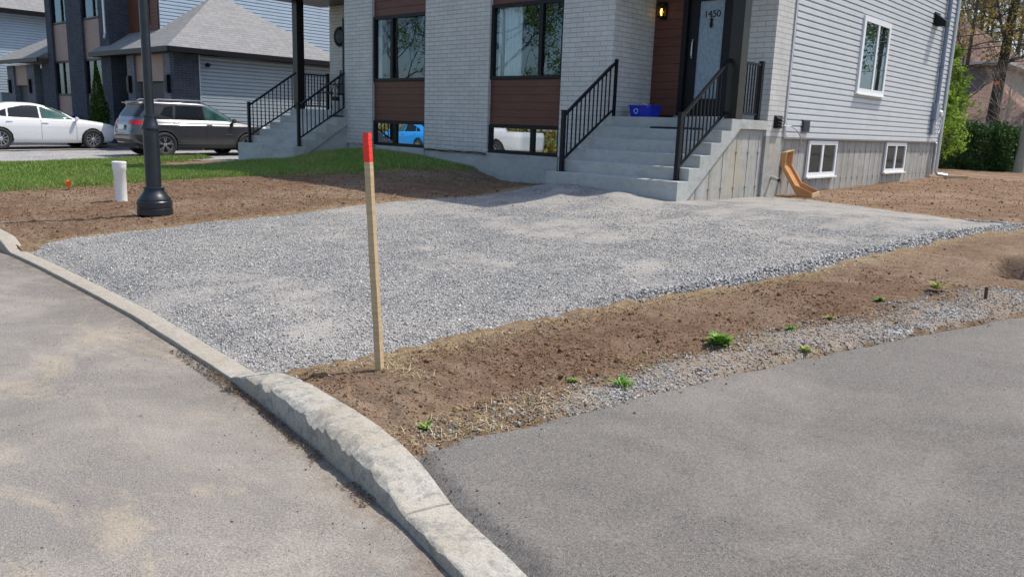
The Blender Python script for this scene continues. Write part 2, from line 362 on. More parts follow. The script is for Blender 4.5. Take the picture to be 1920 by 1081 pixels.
# ground materials
def soil_mat():
    t = NT('bare_brown_soil'); n1 = t.noise(.8, 5, .6); n2 = t.noise(6, 6, .7); n3 = t.noise(45, 5, .75); n4 = t.noise(3, 5, .6, t.scale((.5, 2.2, 1)))
    c = t.mix(t.ramp(n2, [(.3, 0.), (.7, 1.)]), (.155, .095, .062), (.25, .165, .110))
    c = t.mix(t.ramp(n1, [(.45, 0.), (.68, .8)]), c, (.32, .235, .165))
    c = t.mix(t.ramp(n4, [(.52, 0.), (.7, .55)]), c, (.36, .275, .20))
    c = t.mix(.75, c, t.ramp(n3, [(.3, .22), (.7, .78)]), 'SOFT_LIGHT')
    sp = t.ramp(t.voro(34, out='Distance'), [(.06, 1.), (.12, 0.)])
    c = t.mix(t.math('MULTIPLY', sp, .5), c, (.42, .37, .30))
    straw = t.attr('straw'); c = t.mix(t.math('MULTIPLY', straw, t.ramp(t.noise(18, 5, .7), [(.4, 0.), (.6, .8)])), c, (.42, .33, .17))
    b = t.bump(t.noise(14, 6, .7), 1., .04); b = t.bump(n3, 1., .016, b)
    return t.done(c, .95, b, spec=.1)
def gravel_mat(name, light=(.40, .395, .385), dark=(.10, .10, .098), scale=62, fine=.8, dust=(.385, .36, .33)):
    t = NT(name); wv = t.n('ShaderNodeVectorMath', operation='ADD'); t.l(t.pos, wv.inputs[0])
    t.l(t.scale((.012, .012, .012), t.n('ShaderNodeTexNoise').outputs['Color']), wv.inputs[1])
    col = t.voro(scale, vec=wv.outputs[0]); d = t.voro(scale, 'DISTANCE_TO_EDGE', 'Distance', wv.outputs[0])
    d0 = t.voro(scale, 'F1', 'Distance', wv.outputs[0])
    s = t.n('ShaderNodeSeparateColor'); t.l(col, s.inputs[0])
    c = t.ramp(s.outputs[0], [(0., dark), (.35, tuple((a + b) / 2 for a, b in zip(light, dark))), (.8, light), (1., tuple(min(1, x * 1.35) for x in light))])
    c = t.mix(t.ramp(d, [(.0, .8), (.16, 0.)]), c, tuple(x * .35 for x in dark))
    big = t.noise(.55, 5, .6); med = t.noise(2.4, 5, .6, t.scale((1, .6, 1)))
    fn = t.noise(130, 3, .8)
    fc = t.mix(t.ramp(fn, [(.3, 0.), (.7, 1.)]), tuple(x * .7 for x in dust), tuple(min(1, x * 1.22) for x in dust))
    fac = t.ramp(t.math('ADD', t.math('MULTIPLY', big, .5), t.math('MULTIPLY', med, .5)), [(.45, 0.05), (.55, fine)])
    c = t.mix(fac, c, fc)
    c = t.mix(.35, c, t.ramp(t.noise(5, 5), [(.3, .3), (.7, .7)]), 'SOFT_LIGHT')
    h = t.math('ADD', t.math('MULTIPLY', t.math('SUBTRACT', 1., d0), .6), t.math('MULTIPLY', s.outputs[1], .6))
    b = t.bump(h, .9, .014); b = t.bump(fn, .3, .006, b)
    return t.done(c, .92, b, spec=.15)
def asphalt_mat(name, base, agg, dustc, dustamt, patch=None, cracks=0.):
    t = NT(name); n = t.noise(240, 2, .9); nb = t.noise(90, 3, .8); n5 = t.noise(.9, 9, .68, dist=.6); n6 = t.noise(.3, 4, .6); n7 = t.noise(1, 8, .72, t.scale((.45, 1.9, 1)), .3)
    c = t.mix(t.ramp(n, [(.36, 0.), (.66, 1.)]), tuple(x * .45 for x in base), tuple((x + y) / 2 for x, y in zip(base, agg)))
    g1 = t.noise(9, 3, .6)
    c = t.mix(t.math('MULTIPLY', t.ramp(t.voro(62, out='Distance'), [(.10, 1.), (.19, 0.)]), t.ramp(g1, [(.42, .15), (.6, 1.)])), c, tuple(x * .22 for x in base))
    c = t.mix(t.math('MULTIPLY', t.ramp(t.voro(85, out='Distance', rnd=.9), [(.07, 1.), (.15, 0.)]), .75), c, tuple(min(1, x * 1.4) for x in agg))
    c = t.mix(t.ramp(n5, [(.46, 0.), (.62, dustamt)]), c, dustc)
    c = t.mix(t.ramp(n7, [(.50, 0.), (.68, dustamt * .75)]), c, tuple(x * .82 for x in dustc))
    c = t.mix(t.ramp(t.noise(1.7, 6, .7), [(.52, 0.), (.72, .35)]), c, tuple(x * .6 for x in base))
    if patch:
        pn = t.noise(.85, 9, .74, t.scale((1, 1.9, 1)), dist=.7); pn = t.math('ADD', pn, t.math('MULTIPLY', t.math('SUBTRACT', t.noise(110, 2, .8), .5), .10))
        c = t.mix(t.ramp(pn, [(.53, 0.), (.62, .45), (.78, .65)]), c, patch)
        e = t.math('MULTIPLY', t.attr('edge'), t.ramp(t.noise(7, 7, .75), [(.38, 0.), (.62, 1.)])); c = t.mix(t.math('MULTIPLY', e, .85), c, (.145, .105, .07))
    if cracks:
        cn = t.noise(1.0, 5, .62, dist=.9); ln = t.math('ABSOLUTE', t.math('SUBTRACT', cn, .5)); m = t.math('MULTIPLY', t.ramp(ln, [(.0012, 1.), (.0034, 0.)]), t.ramp(t.noise(.7, 2), [(.47, 0.), (.55, cracks)]))
        c = t.mix(m, c, tuple(x * .25 for x in base))
    c = t.mix(.62, c, t.ramp(nb, [(.34, .2), (.66, .8)]), 'SOFT_LIGHT')
    c = t.mix(.45, c, t.ramp(n6, [(.3, .3), (.7, .7)]), 'SOFT_LIGHT')
    h = t.math('ADD', n, nb)
    return t.done(c, .9, t.bump(h, .6, .006), spec=.2)
M['soil'] = soil_mat()
M['gravel'] = gravel_mat('crushed_grey_stone')
M['gravel_verge'] = gravel_mat('dusty_verge_stone', (.34, .335, .33), (.14, .135, .13), 55, .8, (.27, .205, .145))
M['street'] = asphalt_mat('weathered_dusty_asphalt', (.228, .213, .197), (.46, .43, .39), (.345, .312, .268), .62, (.42, .35, .255), .5)
M['lane'] = asphalt_mat('new_grey_asphalt', (.172, .159, .147), (.36, .338, .31), (.255, .235, .212), .6, None, 0.)
t = NT('worn_kerb_concrete'); k1 = t.noise(2.2, 6, .7); k2 = t.noise(14, 6, .75); k3 = t.noise(110, 4, .75)
kc = t.mix(t.ramp(k1, [(.40, 0.), (.66, 1.)]), (.41, .395, .355), (.36, .32, .255)); kc = t.mix(t.ramp(k2, [(.48, 0.), (.62, .85)]), kc, (.225, .22, .205))
kd = t.n('ShaderNodeSeparateXYZ'); t.l(t.pos, kd.inputs[0]); kc = t.mix(t.math('MULTIPLY', t.ramp(t.math('MULTIPLY', kd.outputs[0], -.1), [(.395, 0.), (.43, .75)]), t.ramp(t.noise(6, 6, .7), [(.3, .4), (.6, 1.)])), kc, (.345, .305, .25))
kc = t.mix(t.ramp(t.voro(150, out='Distance'), [(.10, .8), (.25, 0.)]), kc, (.20, .19, .18)); kc = t.mix(.7, kc, t.ramp(k3, [(.3, .2), (.7, .8)]), 'SOFT_LIGHT')
M['kerb'] = t.done(kc, .92, t.bump(k3, .6, .004, t.bump(k2, .5, .012)), spec=.15)
t = NT('lawn_soil_under_grass'); M['lawn'] = t.done(t.ramp(t.noise(20, 4), [(.3, (.045, .07, .018)), (.7, (.10, .12, .04))]), .95, spec=.05)
t = NT('grass_blades'); r_ = t.geo.outputs['Random Per Island']
gc = t.ramp(r_, [(0., (.085, .19, .024)), (.45, (.16, .30, .045)), (.78, (.25, .38, .075)), (.90, (.42, .41, .17)), (1., (.56, .50, .28))])
gc = t.mix(t.ramp(t.noise(.9, 4), [(.4, 0.), (.7, .35)]), gc, (.16, .24, .04)); gc = t.mix(t.attr('dry'), gc, (.36, .30, .14))
M['grass'] = t.done(gc, .6, spec=.2); t.p.inputs['Subsurface Weight'].default_value = 0
def island_mat(name, cols, rough=.85, spec=.2, bump=0):
    t = NT(name); n = len(cols)
    c = t.ramp(t.geo.outputs['Random Per Island'], [(i / (n - 1), c) for i, c in enumerate(cols)])
    c = t.mix(.4, c, t.ramp(t.noise(90, 3), [(.3, .25), (.7, .75)]), 'SOFT_LIGHT')
    return t.done(c, rough, None, spec=spec)
M['rock'] = island_mat('loose_crushed_stone', [(.12, .12, .12), (.25, .25, .25), (.40, .397, .39), (.56, .555, .545), (.45, .445, .435), (.31, .31, .305), (.38, .36, .33)])
M['rock_verge'] = island_mat('dusty_verge_stones', [(.16, .15, .14), (.25, .24, .23), (.36, .35, .34), (.42, .41, .40), (.30, .28, .26), (.24, .20, .165)])
M['clod'] = island_mat('soil_clods', [(.10, .055, .032), (.17, .10, .06), (.22, .14, .085), (.26, .175, .11)], spec=.05)
M['pebble_dark'] = island_mat('dark_loose_pebbles', [(.05, .048, .045), (.14, .13, .12), (.09, .075, .06), (.22, .21, .2)])
M['straw'] = island_mat('dry_straw', [(.40, .31, .15), (.55, .46, .26), (.62, .55, .36), (.33, .25, .12)])
M['debris'] = island_mat('leaf_litter', [(.09, .05, .025), (.16, .09, .045), (.24, .15, .08), (.10, .075, .05)])

# ------------------------------------------------------------------ ground sheets
sheet('ground', axis([(-200, 200, 20)]), axis([(-200, 400, 20)]), lambda x, y: 0 * x - .35, M['lawn'])
sheet('street', axis([(-90, -14, 2), (-14, -5, .5), (-5, 2, .12), (2, 14, .5), (14, 60, 4)]), np.linspace(0, 1, 110),
      lambda x, v: 0 * x, M['street'])
st = bpy.data.objects['street']; vv = np.empty(len(st.data.vertices) * 3); st.data.vertices.foreach_get('co', vv); vv = vv.reshape(-1, 3)
yy0 = yc(vv[:, 0]) + .03; tt = vv[:, 1]; vv[:, 1] = yy0 - (1 - tt) ** 2.2 * 12
vv[:, 2] = .004 * fbm(vv[:, 0], vv[:, 1], 1.3) - .010 * np.exp(-((vv[:, 1] - yy0) / .12) ** 2)
st.data.vertices.foreach_set('co', vv.ravel().astype(np.float32)); st.data.update()
at = st.data.attributes.new('edge', 'FLOAT', 'POINT'); at.data.foreach_set('value', (np.exp(-np.clip(yy0 - vv[:, 1], 0, 9) / .10) * 1. + .35 * np.exp(-np.clip(yy0 - vv[:, 1], 0, 9) / .5)).clip(0, 1).astype(np.float32))
def soil_h(x, y):
    dr = sdist(DRIVE, x, y); ln = sdist(LANE, x, y)
    rough = .012 * fbm(x, y, 2.2, 4, 3) + .020 * fbm(x, y * 1.4, 8, 3, 5) + .011 * fbm(x, y, 26, 2, 9) + .012 * np.clip(fbm(x, y, 13, 2, 15) - .12, 0, 1) + .006 * np.sin(y * 34 + 3 * fbm(x, y, .8) * 6) * (fbm(x, y, .5, 2, 77) > 0)
    lump = .020 * np.clip(fbm(x, y, 16, 2, 12), 0, 1) * sstep(-1.8, -.3, -np.hypot(x + 2.9, y - 2.9) + 1.2)
    z = H(x, y) + rough + lump + .035 * np.exp(-(np.hypot((x + 3.3) * .8, y - 2.55) / .38) ** 2)
    z = z - .09 * sstep(-2.5, -2.3, x) * sstep(.42, .26, y - yc(x))
    return z - .07 * sstep(.05, .35, dr) - .10 * sstep(-.03, .12, ln)
xs = axis([(-60, -24, 3), (-24, -13, .16), (-13, -5.5, .05), (-5.5, -1, .026), (-1, 3, .06), (3, 30, 1.5)])
v_ = axis([(0, 1.6, .022), (1.6, 4, .04), (4, 8.5, .065), (8.5, 16, .2), (16, 36, .6), (36, 120, 6)])
def soil_sheet():
    X, Vv = np.meshgrid(xs, v_); Y = yc(np.maximum(X, -60)) + .11 + Vv
    Y = np.where(X > -1, np.maximum(Y, 1.6 + .6 * Vv), Y)
    Z = soil_h(X, Y); nx = len(xs); V = np.stack([X.ravel(), Y.ravel(), Z.ravel()], 1)
    j, i = np.mgrid[0:len(v_) - 1, 0:nx - 1]; a = (j * nx + i).ravel(); F = np.stack([a, a + 1, a + nx + 1, a + nx], 1)
    ln = sdist(LANE, V[:, 0], V[:, 1]); F = F[(ln[F] < .5).any(1)]
    used = np.unique(F); rm = np.zeros(len(V), int); rm[used] = np.arange(len(used)); V = V[used]; F = rm[F]
    x, y = V[:, 0], V[:, 1]
    straw = np.clip(sstep(-.2, .1, sdist(VERGE, x, y)) * .45 + np.exp(-(sdist(DRIVE, x, y) / .16) ** 2) * .75, 0, 1)
    tag(np_mesh('soil', V, F, M['soil'], None, True, {'straw': straw}), kind='structure')
soil_sheet()
def drive_h(x, y):
    d = sdist(DRIVE, x, y) + .10 * fbm(x, y, 2.2, 3, 31)
    right = np.exp(-((x - np.interp(y, [2, 4.5, 7, 9, 11], [-3.75, -3.3, -2.55, -2.2, -1.95])) / .35) ** 2)
    zz = H(x, y) - .045 + (.052 + .026 * right * sstep(4.6, 5.6, y)) * sstep(-.02, .16, d) + .018 * fbm(x, y, .9, 3, 40) + .006 * fbm(x, y, 14, 2, 44)
    k = np.maximum(sstep(.14, .42, y - yc(x)), sstep(-4.15, -3.95, x)); return zz * k + (1 - k) * .016
sheet('gravel_driveway', axis([(-10.2, -6, .05), (-6, -1.45, .03)]), axis([(0, 4, .03), (4, 11.2, .06)]), drive_h, M['gravel'],
      lambda x, y: (sdist(DRIVE, x, y) > -.12), ymin=lambda x: yc(x) + .135)
def verge_h(x, y):
    d = sdist(VERGE, x, y) + .22 * fbm(x, y, 2.3, 3, 51)
    return H(x, y) - .035 + .05 * sstep(-.03, .15, d) + .02 * fbm(x, y, 4, 3, 52) - .16 * sstep(-.04, .12, sdist(LANE, x, y))
sheet('gravel_verge', axis([(-3.3, 1.6, .03)]), axis([(2.1, 8.8, .035)]), verge_h, M['gravel_verge'], lambda x, y: (sdist(VERGE, x, y) > -.2) & (sdist(LANE, x, y) < .2))
def lane_h(x, y):
    d = sdist(LANE, x, y) + .035 * fbm(x, y, 7, 3, 61)
    base = np.interp(y, [-40, .5, 1.8, 2.3, 4.5, 9, 40], [-.0, .02, .045, .07, .20, .40, .55])
    return base - .035 + .055 * sstep(-.02, .05, d) + .006 * fbm(x, y, .8, 3, 60)
sheet('asphalt_lane', axis([(-2.8, 1.5, .035), (1.5, 6, .2), (6, 42, 3)]), axis([(-22, -2, 2), (-2, 1, .1), (1, 9, .035), (9, 40, 1)]), lane_h, M['lane'], lambda x, y: (sdist(LANE, x, y) > -.08))
def lawn_h(x, y):
    d = sdist(LAWN, x, y) + .25 * fbm(x, y, 2, 3, 71)
    return H(x, y) - .03 + .06 * sstep(-.05, .3, d) + .02 * fbm(x, y, 1, 3, 70)
sheet('lawn', axis([(-24, -10.6, .12)]), axis([(2.8, 12, .12)]), lawn_h, M['lawn'], lambda x, y: sdist(LAWN, x, y) > -.3)
# neighbour's driveway: grey stone shoulder then worn paving under the cars
M['far_drive'] = gravel_mat('pale_far_stone', (.42, .42, .43), (.22, .22, .23), 40, .7, (.40, .38, .35))
M['far_pave'] = asphalt_mat('old_pale_paving', (.27, .255, .245), (.36, .35, .34), (.36, .33, .30), .7)
sheet('far_gravel', axis([(-60, -28, 1), (-28, -21.5, .2)]), axis([(2.9, 16, .2)]), lambda x, y: H(x, y) + .02 + .012 * fbm(x, y, 3) - .10 * sstep(.15, .5, sdist(LAWN, x, y)), M['far_drive'])
sheet('far_paving', axis([(-60, -28.0, .4)]), axis([(2.9, 22, .3)]), lambda x, y: H(x, y) + .045, M['far_pave'])
def dark_mound(): 
    sheet('gravel_mound', axis([(-21.4, -15.6, .08)]), axis([(7.6, 9.8, .08)]),
          lambda x, y: H(x, y) - .05 + .14 * np.exp(-((x + 17.6) / 1.9) ** 4 - ((y - 9.55) / .55) ** 2) + .015 * fbm(x, y, 6), M['far_drive'])
dark_mound()

# kerb: one long cast strip, dropped across the driveway and the lane
def kerb():
    xs = axis([(-80, -14, 1), (-14, -10, .1), (-10, -4.4, .03), (-4.4, -1.2, .007), (-1.2, 3, .05), (3, 12, .3)])
    y0 = yc(xs); y0 = np.convolve(np.r_[[y0[0]] * 4, y0, [y0[-1]] * 4], np.ones(9) / 9, 'valid'); tx = np.gradient(xs); ty = np.gradient(y0); L = np.hypot(tx, ty); nx_, ny_ = -ty / L, tx / L
    h = np.interp(xs, [-80, -10.5, -9.75, -9.35, -4.12, -4.03, -3.82, -3.45, -3.0, -2.75, -2.5, -2.3, -2.16, -2.10, 12], [.15, .15, .13, .022, .020, .052, .102, .130, .145, .145, .125, .085, .048, .042, .038])
    h = h + .003 * fbm(xs, xs * 0, 3, 4)
    W = np.interp(xs, [-80, -10, -9, -4.2, -3.6, -2.4, -1.9, 12], [.17, .17, .155, .165, .21, .225, .205, .20])
    rs = np.random.default_rng(21); e = np.full(len(xs), .007)
    bites = [(-3.78, .10, .035), (-3.60, .07, .05), (-3.42, .09, .028), (-3.22, .13, .045), (-3.02, .07, .090), (-2.93, .05, .075), (-2.80, .07, .055), (-2.68, .09, .065), (-2.52, .10, .050), (-2.36, .08, .035), (-2.22, .05, .02), (-2.05, .08, .03), (-1.9, .07, .045), (-1.75, .06, .02), (-1.6, .09, .035)]
    bites += [(rs.uniform(-4, -1.3), rs.uniform(.012, .04), rs.uniform(.01, .035)) for _ in range(60)] + [(rs.uniform(-10, -4), rs.uniform(.02, .08), rs.uniform(.006, .02)) for _ in range(60)]
    for bx, bw, bd in bites: e = np.maximum(e, bd * np.sqrt(np.clip(1 - ((xs - bx) / bw) ** 2, 0, 1)))
    e = e * np.clip(h / .10, .35, 1.) * (1 + .5 * fbm(xs, xs * 0 + 9, 30, 3, 8)); e = np.maximum(e, .004); D = np.minimum(e * .62, h * .6)
    rows = [(0, 'f')] + [(v, 'f') for v in np.linspace(.05, 1, 7)] + [(v, 'c') for v in np.linspace(.12, 1, 7)] + [(v, 't') for v in np.linspace(.06, 1, 16)] + [(1, 'e'), (2, 'e')]
    V = []
    for k, (v, kind) in enumerate(rows):
        if kind == 'f': off = .006 * v + .003 * fbm(xs, xs * 0 + v * .12, 22, 3, 60) ; z = -.06 + (h - D + .06) * v if v > 0 else -.06 + 0 * xs
        elif kind == 'c': off = .006 + e * v; z = h - D * (1 - v) ** 1.3 + (.004 * fbm(xs, xs * 0 + off * 1., 60, 3, 61) * (v < 1)) * np.clip(e / .03, 0, 1)
        elif kind == 't': off = .006 + e + (W - .012 - .006 - e) * v; z = h + .003 * np.sin(np.pi * v) + .0016 * fbm(xs, off, 40, 3, 62) + .003 * fbm(xs, off, 7, 3, 63) - .004 * (fbm(xs, off, 9, 3, 64) > .42)
        elif v == 1: off = W + .004 * fbm(xs, xs * 0, 14, 3, 65); z = h - .014
        else: off = W + .004; z = -.06 + 0 * xs
        V.append(np.stack([xs + nx_ * off, y0 + ny_ * off, z + 0 * xs], 1))
    V = np.array(V); m = len(xs); n = len(rows)
    for jx in (-2.13, -9.42, -6.5):
        i = np.argmin(abs(xs - jx + 0 * xs))
        V[8:-1, i, 2] -= .016
    j, i = np.mgrid[0:n - 1, 0:m - 1]; a = (j * m + i).ravel(); F = np.stack([a, a + 1, a + m + 1, a + m], 1)
    o = tag(np_mesh('kerb', V.reshape(-1, 3), F, M['kerb'], None, True), kind='structure'); o.data.set_sharp_from_angle(angle=R_(40))
kerb()

# ------------------------------------------------------------------ scattered stone, clods, straw
OCT = np.array([(1, 0, 0), (-1, 0, 0), (0, 1, 0), (0, -1, 0), (0, 0, 1), (0, 0, -1), ], float)
OCF = np.array([(0, 2, 4), (2, 1, 4), (1, 3, 4), (3, 0, 4), (2, 0, 5), (1, 2, 5), (3, 1, 5), (0, 3, 5)])
def rocks(name, P, size, mat, flat=.6, kind='stuff', label=None, cat=None):
    n = len(P)
    if n == 0: return
    V = OCT[None] * rng.uniform(.55, 1.25, (n, 6, 1)) + rng.normal(0, .22, (n, 6, 3))
    sc3 = np.stack([rng.uniform(.7, 1.3, n), rng.uniform(.6, 1.1, n), rng.uniform(.35, .8, n) * flat / .6], 1)
    V = V * sc3[:, None] * size[:, None, None] * .5
    q = rng.normal(0, 1, (n, 4)); q[:, 1:3] *= .35; q /= np.linalg.norm(q, axis=1)[:, None]
    w_, x_, y_, z_ = q.T
    Rm = np.stack([1 - 2 * (y_ ** 2 + z_ ** 2), 2 * (x_ * y_ - z_ * w_), 2 * (x_ * z_ + y_ * w_), 2 * (x_ * y_ + z_ * w_), 1 - 2 * (x_ ** 2 + z_ ** 2), 2 * (y_ * z_ - x_ * w_),
                   2 * (x_ * z_ - y_ * w_), 2 * (y_ * z_ + x_ * w_), 1 - 2 * (x_ ** 2 + y_ ** 2)], 1).reshape(n, 3, 3)
    V = np.einsum('nij,nkj->nki', Rm, V) + P[:, None]
    F = OCF[None] + (np.arange(n) * 6)[:, None, None]
    o = np_mesh(name, V.reshape(-1, 3), F.reshape(-1, 3), mat); tag(o, label, cat, kind=kind); return o
def scatter(n, x0, x1, y0, y1, cond): 
    x = rng.uniform(x0, x1, n); y = rng.uniform(y0, y1, n); k = cond(x, y); return x[k], y[k]
def drive_stones():
    x1, y1 = scatter(330000, -9.4, -2.4, 2.3, 9.0, lambda x, y: (sdist(DRIVE, x, y) + .10 * fbm(x, y, 2.2, 3, 31) > -.015) & (y > yc(x) + .155) &
                     (rng.uniform(0, 1, len(x)) < np.clip(1.25 - .16 * (y - 2.2) - .06 * np.clip(-x - 4, 0, 9), .05, 1) * (1 - .88 * sstep(.05, .3, fbm(x, y * 1.5, .8, 4, 80) + .05 * sstep(4, 8, y)))))
    s1 = rng.gamma(6, .00215, len(x1)).clip(.005, .032)
    x2, y2 = scatter(90000, -4, -1.8, 2.6, 11.5, lambda x, y: (np.abs(sdist(DRIVE, x, y) - .08) < .13 + .08 * fbm(x, y, 5)) & (x > -3.9) & (rng.uniform(0, 1, len(x)) < .06 + .94 * sstep(4.7, 5.8, y + .8 * fbm(x, y, 1.5))))
    s2 = rng.uniform(.012, .034, len(x2)) * np.interp(y2, [2.6, 4, 6, 12], [.6, .8, 1.1, 1.1])
    x3, y3 = scatter(26000, -4.2, -1.7, 2.3, 11.5, lambda x, y: (sdist(DRIVE, x, y) < 0) & (sdist(DRIVE, x, y) > -.35) & (rng.uniform(0, 1, len(x)) < np.exp(sdist(DRIVE, x, y) / .07)))
    s3 = rng.gamma(5, .0026, len(x3)).clip(.005, .03)
    z = np.concatenate([drive_h(x1, y1) + .002, drive_h(x2, y2) + .006 + .01 * rng.uniform(0, 1, len(x2)), soil_h(x3, y3) + .003])
    rocks('loose_gravel', np.stack([np.concatenate([x1, x2, x3]), np.concatenate([y1, y2, y3]), z], 1), np.concatenate([s1, s2, s3]), M['rock'],
          label='loose crushed grey stone covering the unpaved driveway', cat='gravel')
drive_stones()
def verge_stones():
    x, y = scatter(60000, -3.2, 1., 2.2, 8.4, lambda x, y: (sdist(VERGE, x, y) + .22 * fbm(x, y, 2.3, 3, 51) > -.03) & (sdist(LANE, x, y) < .03))
    s = rng.uniform(.007, .022, len(x)) * (1 + .7 * (rng.uniform(0, 1, len(x)) > .96)); z = np.maximum(verge_h(x, y), soil_h(x, y)) + .003
    rocks('verge_gravel', np.stack([x, y, z], 1), s, M['rock_verge'], label='coarse grey stones strewn along the edge of the asphalt lane', cat='gravel')
verge_stones()
def clods():
    cond = lambda x, y: (sdist(DRIVE, x, y) < -.0) & (sdist(LANE, x, y) < -.03) & (sdist(LAWN, x, y) < 0.) & (y > yc(x) + .2)
    x, y = scatter(110000, -4.2, -.2, 2., 8.5, cond)
    k = rng.uniform(0, 1, len(x)) < np.clip(1.3 - .2 * (y - 2), .12, 1) * (.35 + sstep(-.1, .3, fbm(x, y, 1.7, 3, 90))); x, y = x[k], y[k]
    x2, y2 = scatter(42000, -14.5, -8.3, 2.8, 10.5, cond); x3, y3 = scatter(9000, -6.5, 2, 11, 24, lambda x, y: cond(x, y) & (x > -5.7))
    x = np.concatenate([x, x2, x3]); y = np.concatenate([y, y2, y3])
    s = rng.uniform(.005, .017, len(x)) * (1 + 1.5 * (rng.uniform(0, 1, len(x)) > .975)); s[-len(x3):] *= 2.0; s[-len(x3)-len(x2):-len(x3)] *= 1.3
    rocks('soil_clods', np.stack([x, y, soil_h(x, y) + s * .1], 1), s, M['clod'], .8, label='crumbs and clods of brown earth on the bare soil', cat='soil')
clods()
def pebbles():
    x, y = scatter(5200, -9, -1.2, -1.5, 2.5, lambda x, y: y < yc(x) - .03)
    k = rng.uniform(0, 1, len(x)) < .22 + .78 * np.exp(-(yc(x) - y) / .25); x, y = x[k], y[k]
    s = rng.uniform(.004, .010, len(x)) * (1 + 1.2 * (rng.uniform(0, 1, len(x)) > .95))
    x2, y2 = scatter(500, -2.2, 3, 1.2, 7, lambda x, y: sdist(LANE, x, y) > .03); s2 = rng.uniform(.003, .009, len(x2))
    x3, y3 = scatter(2600, -4.9, -3.9, 1.9, 2.4, lambda x, y: (abs(y - yc(x) + .045) < .04)); s3 = rng.uniform(.006, .016, len(x3))
    xg, yg = scatter(42000, -2.7, 0, 1.9, 8, lambda x, y: (sdist(LANE, x, y) > -.02) & (rng.uniform(0, 1, len(x)) < np.exp(-np.clip(sdist(LANE, x, y), 0, 9) / .045))); x2 = np.r_[x2, xg]; y2 = np.r_[y2, yg]; s2 = np.r_[s2, rng.gamma(4, .0019, len(xg)).clip(.003, .02)]
    P = np.concatenate([np.stack([x, y, 0 * x + .003], 1), np.stack([x2, y2, lane_h(x2, y2) + .002], 1), np.stack([x3, y3, 0 * x3 + .004], 1)])
    rocks('loose_pebbles', P, np.concatenate([s, s2, s3]), M['pebble_dark'], label='scattered dark pebbles on street, gutter and lane', cat='pebbles')
pebbles()
def strands(name, x, y, z, L, wd, up, mat, label, cat, bend=.3):
    n = len(x); a = rng.uniform(0, 2 * np.pi, n); el = np.abs(rng.normal(0, up, n)); L = L * rng.uniform(.5, 1.2, n)
    d = np.stack([np.cos(a) * np.cos(el), np.sin(a) * np.cos(el), np.sin(el)], 1); s = np.stack([-np.sin(a), np.cos(a), 0 * a], 1) * wd
    P = np.stack([x, y, z], 1); mid = P + d * L[:, None] * .5 + np.stack([0 * a, 0 * a, L * .12 * bend], 1) + rng.normal(0, .08, (n, 3)) * L[:, None] * .4
    mid[:, 2] = np.maximum(mid[:, 2], z + .002); e = P + d * L[:, None]
    V = np.stack([P - s, P + s, mid + s, mid - s, e + s * .3, e - s * .3], 1).reshape(-1, 3); b = (np.arange(n) * 6)[:, None]
    F = np.concatenate([b + np.array([[0, 1, 2, 3]]), b + np.array([[3, 2, 4, 5]])]); o = np_mesh(name, V, F, mat); tag(o, label, cat, kind='stuff'); return o
def straw():
    x, y = scatter(26000, -3.3, .8, 2., 8.2, lambda x, y: (np.abs(sdist(LANE, x, y) + .07) < .11) & (sdist(LANE, x, y) < .01) & (fbm(x, y, 1.9, 3, 101) > .20))
    x2, y2 = scatter(1500, -3.3, -1.6, 2.1, 3.2, lambda x, y: (sdist(LANE, x, y) < .0) & (sdist(LANE, x, y) > -.35) & (fbm(x, y, 3, 3, 102) > -.1))
    x3 = rng.normal(-3.38, .14, 140); y3 = rng.normal(2.80, .05, 140)
    x = np.concatenate([x, x2, x3]); y = np.concatenate([y, y2, y3])
    x4, y4 = scatter(1500, -3.9, -3.0, 2.6, 5, lambda x, y: np.abs(sdist(DRIVE, x, y) + .05) < .05); x = np.concatenate([x, x4]); y = np.concatenate([y, y4])
    z = np.maximum(soil_h(x, y), verge_h(x, y) * (sdist(VERGE, x, y) > -.1)) + .006
    strands('dry_straw', x, y, z, np.full(len(x), .06), .0011, .25, M['straw'], 'wisps of dry yellow straw along soil edges', 'straw')
straw()
def gutter():
    x, y = scatter(11000, -4.35, -2.35, 1.6, 2.25, lambda x, y: (yc(x) - y > 0) & (yc(x) - y < .075 + .04 * fbm(x, y, 4)) & (fbm(x, y, 2.6, 2, 7) > -.28))
    s = rng.uniform(.005, .014, len(x)); rocks('gutter_debris', np.stack([x, y, 0 * x + .004], 1), s, M['debris'], .5, label='brown leaf crumbs and grit in the gutter below the raised kerb', cat='debris')
gutter()
def grass():
    x, y = scatter(560000, -23.4, -10.8, 3.0, 11.8, lambda x, y: (sdist(LAWN, x, y) + .25 * fbm(x, y, 2, 3, 71) > .04) & (rng.uniform(0, 1, len(x)) < np.where(x < -17, .5, 1.)))
    n = len(x); d = sdist(LAWN, x, y); hgt = rng.uniform(.035, .085, n) * np.where(y > 9, 1.35, 1) * (.55 + .45 * sstep(.05, .35, d)); wd = .006 + .004 * (x < -17)
    z = lawn_h(x, y) - .01; a = rng.uniform(0, 2 * np.pi, n); b = rng.uniform(0, 2 * np.pi, n); ln = hgt * rng.uniform(.1, .6, n)
    V = np.stack([np.stack([x + np.cos(a) * wd, y + np.sin(a) * wd, z], 1), np.stack([x - np.cos(a) * wd, y - np.sin(a) * wd, z], 1),
                  np.stack([x + np.cos(b) * ln, y + np.sin(b) * ln, z + hgt], 1)], 1).reshape(-1, 3)
    dry = np.repeat((rng.uniform(0, 1, n) < np.clip(.85 * np.exp(-d / .16) + .35 * sstep(.15, .4, fbm(x, y, 1.2, 4, 140)), 0, 1)) * 1., 3)
    o = np_mesh('grass', V, np.arange(3 * n).reshape(-1, 3), M['grass'], None, False, {'dry': dry}); tag(o, 'short green turf in front of the brick house', 'grass', kind='stuff')
grass()

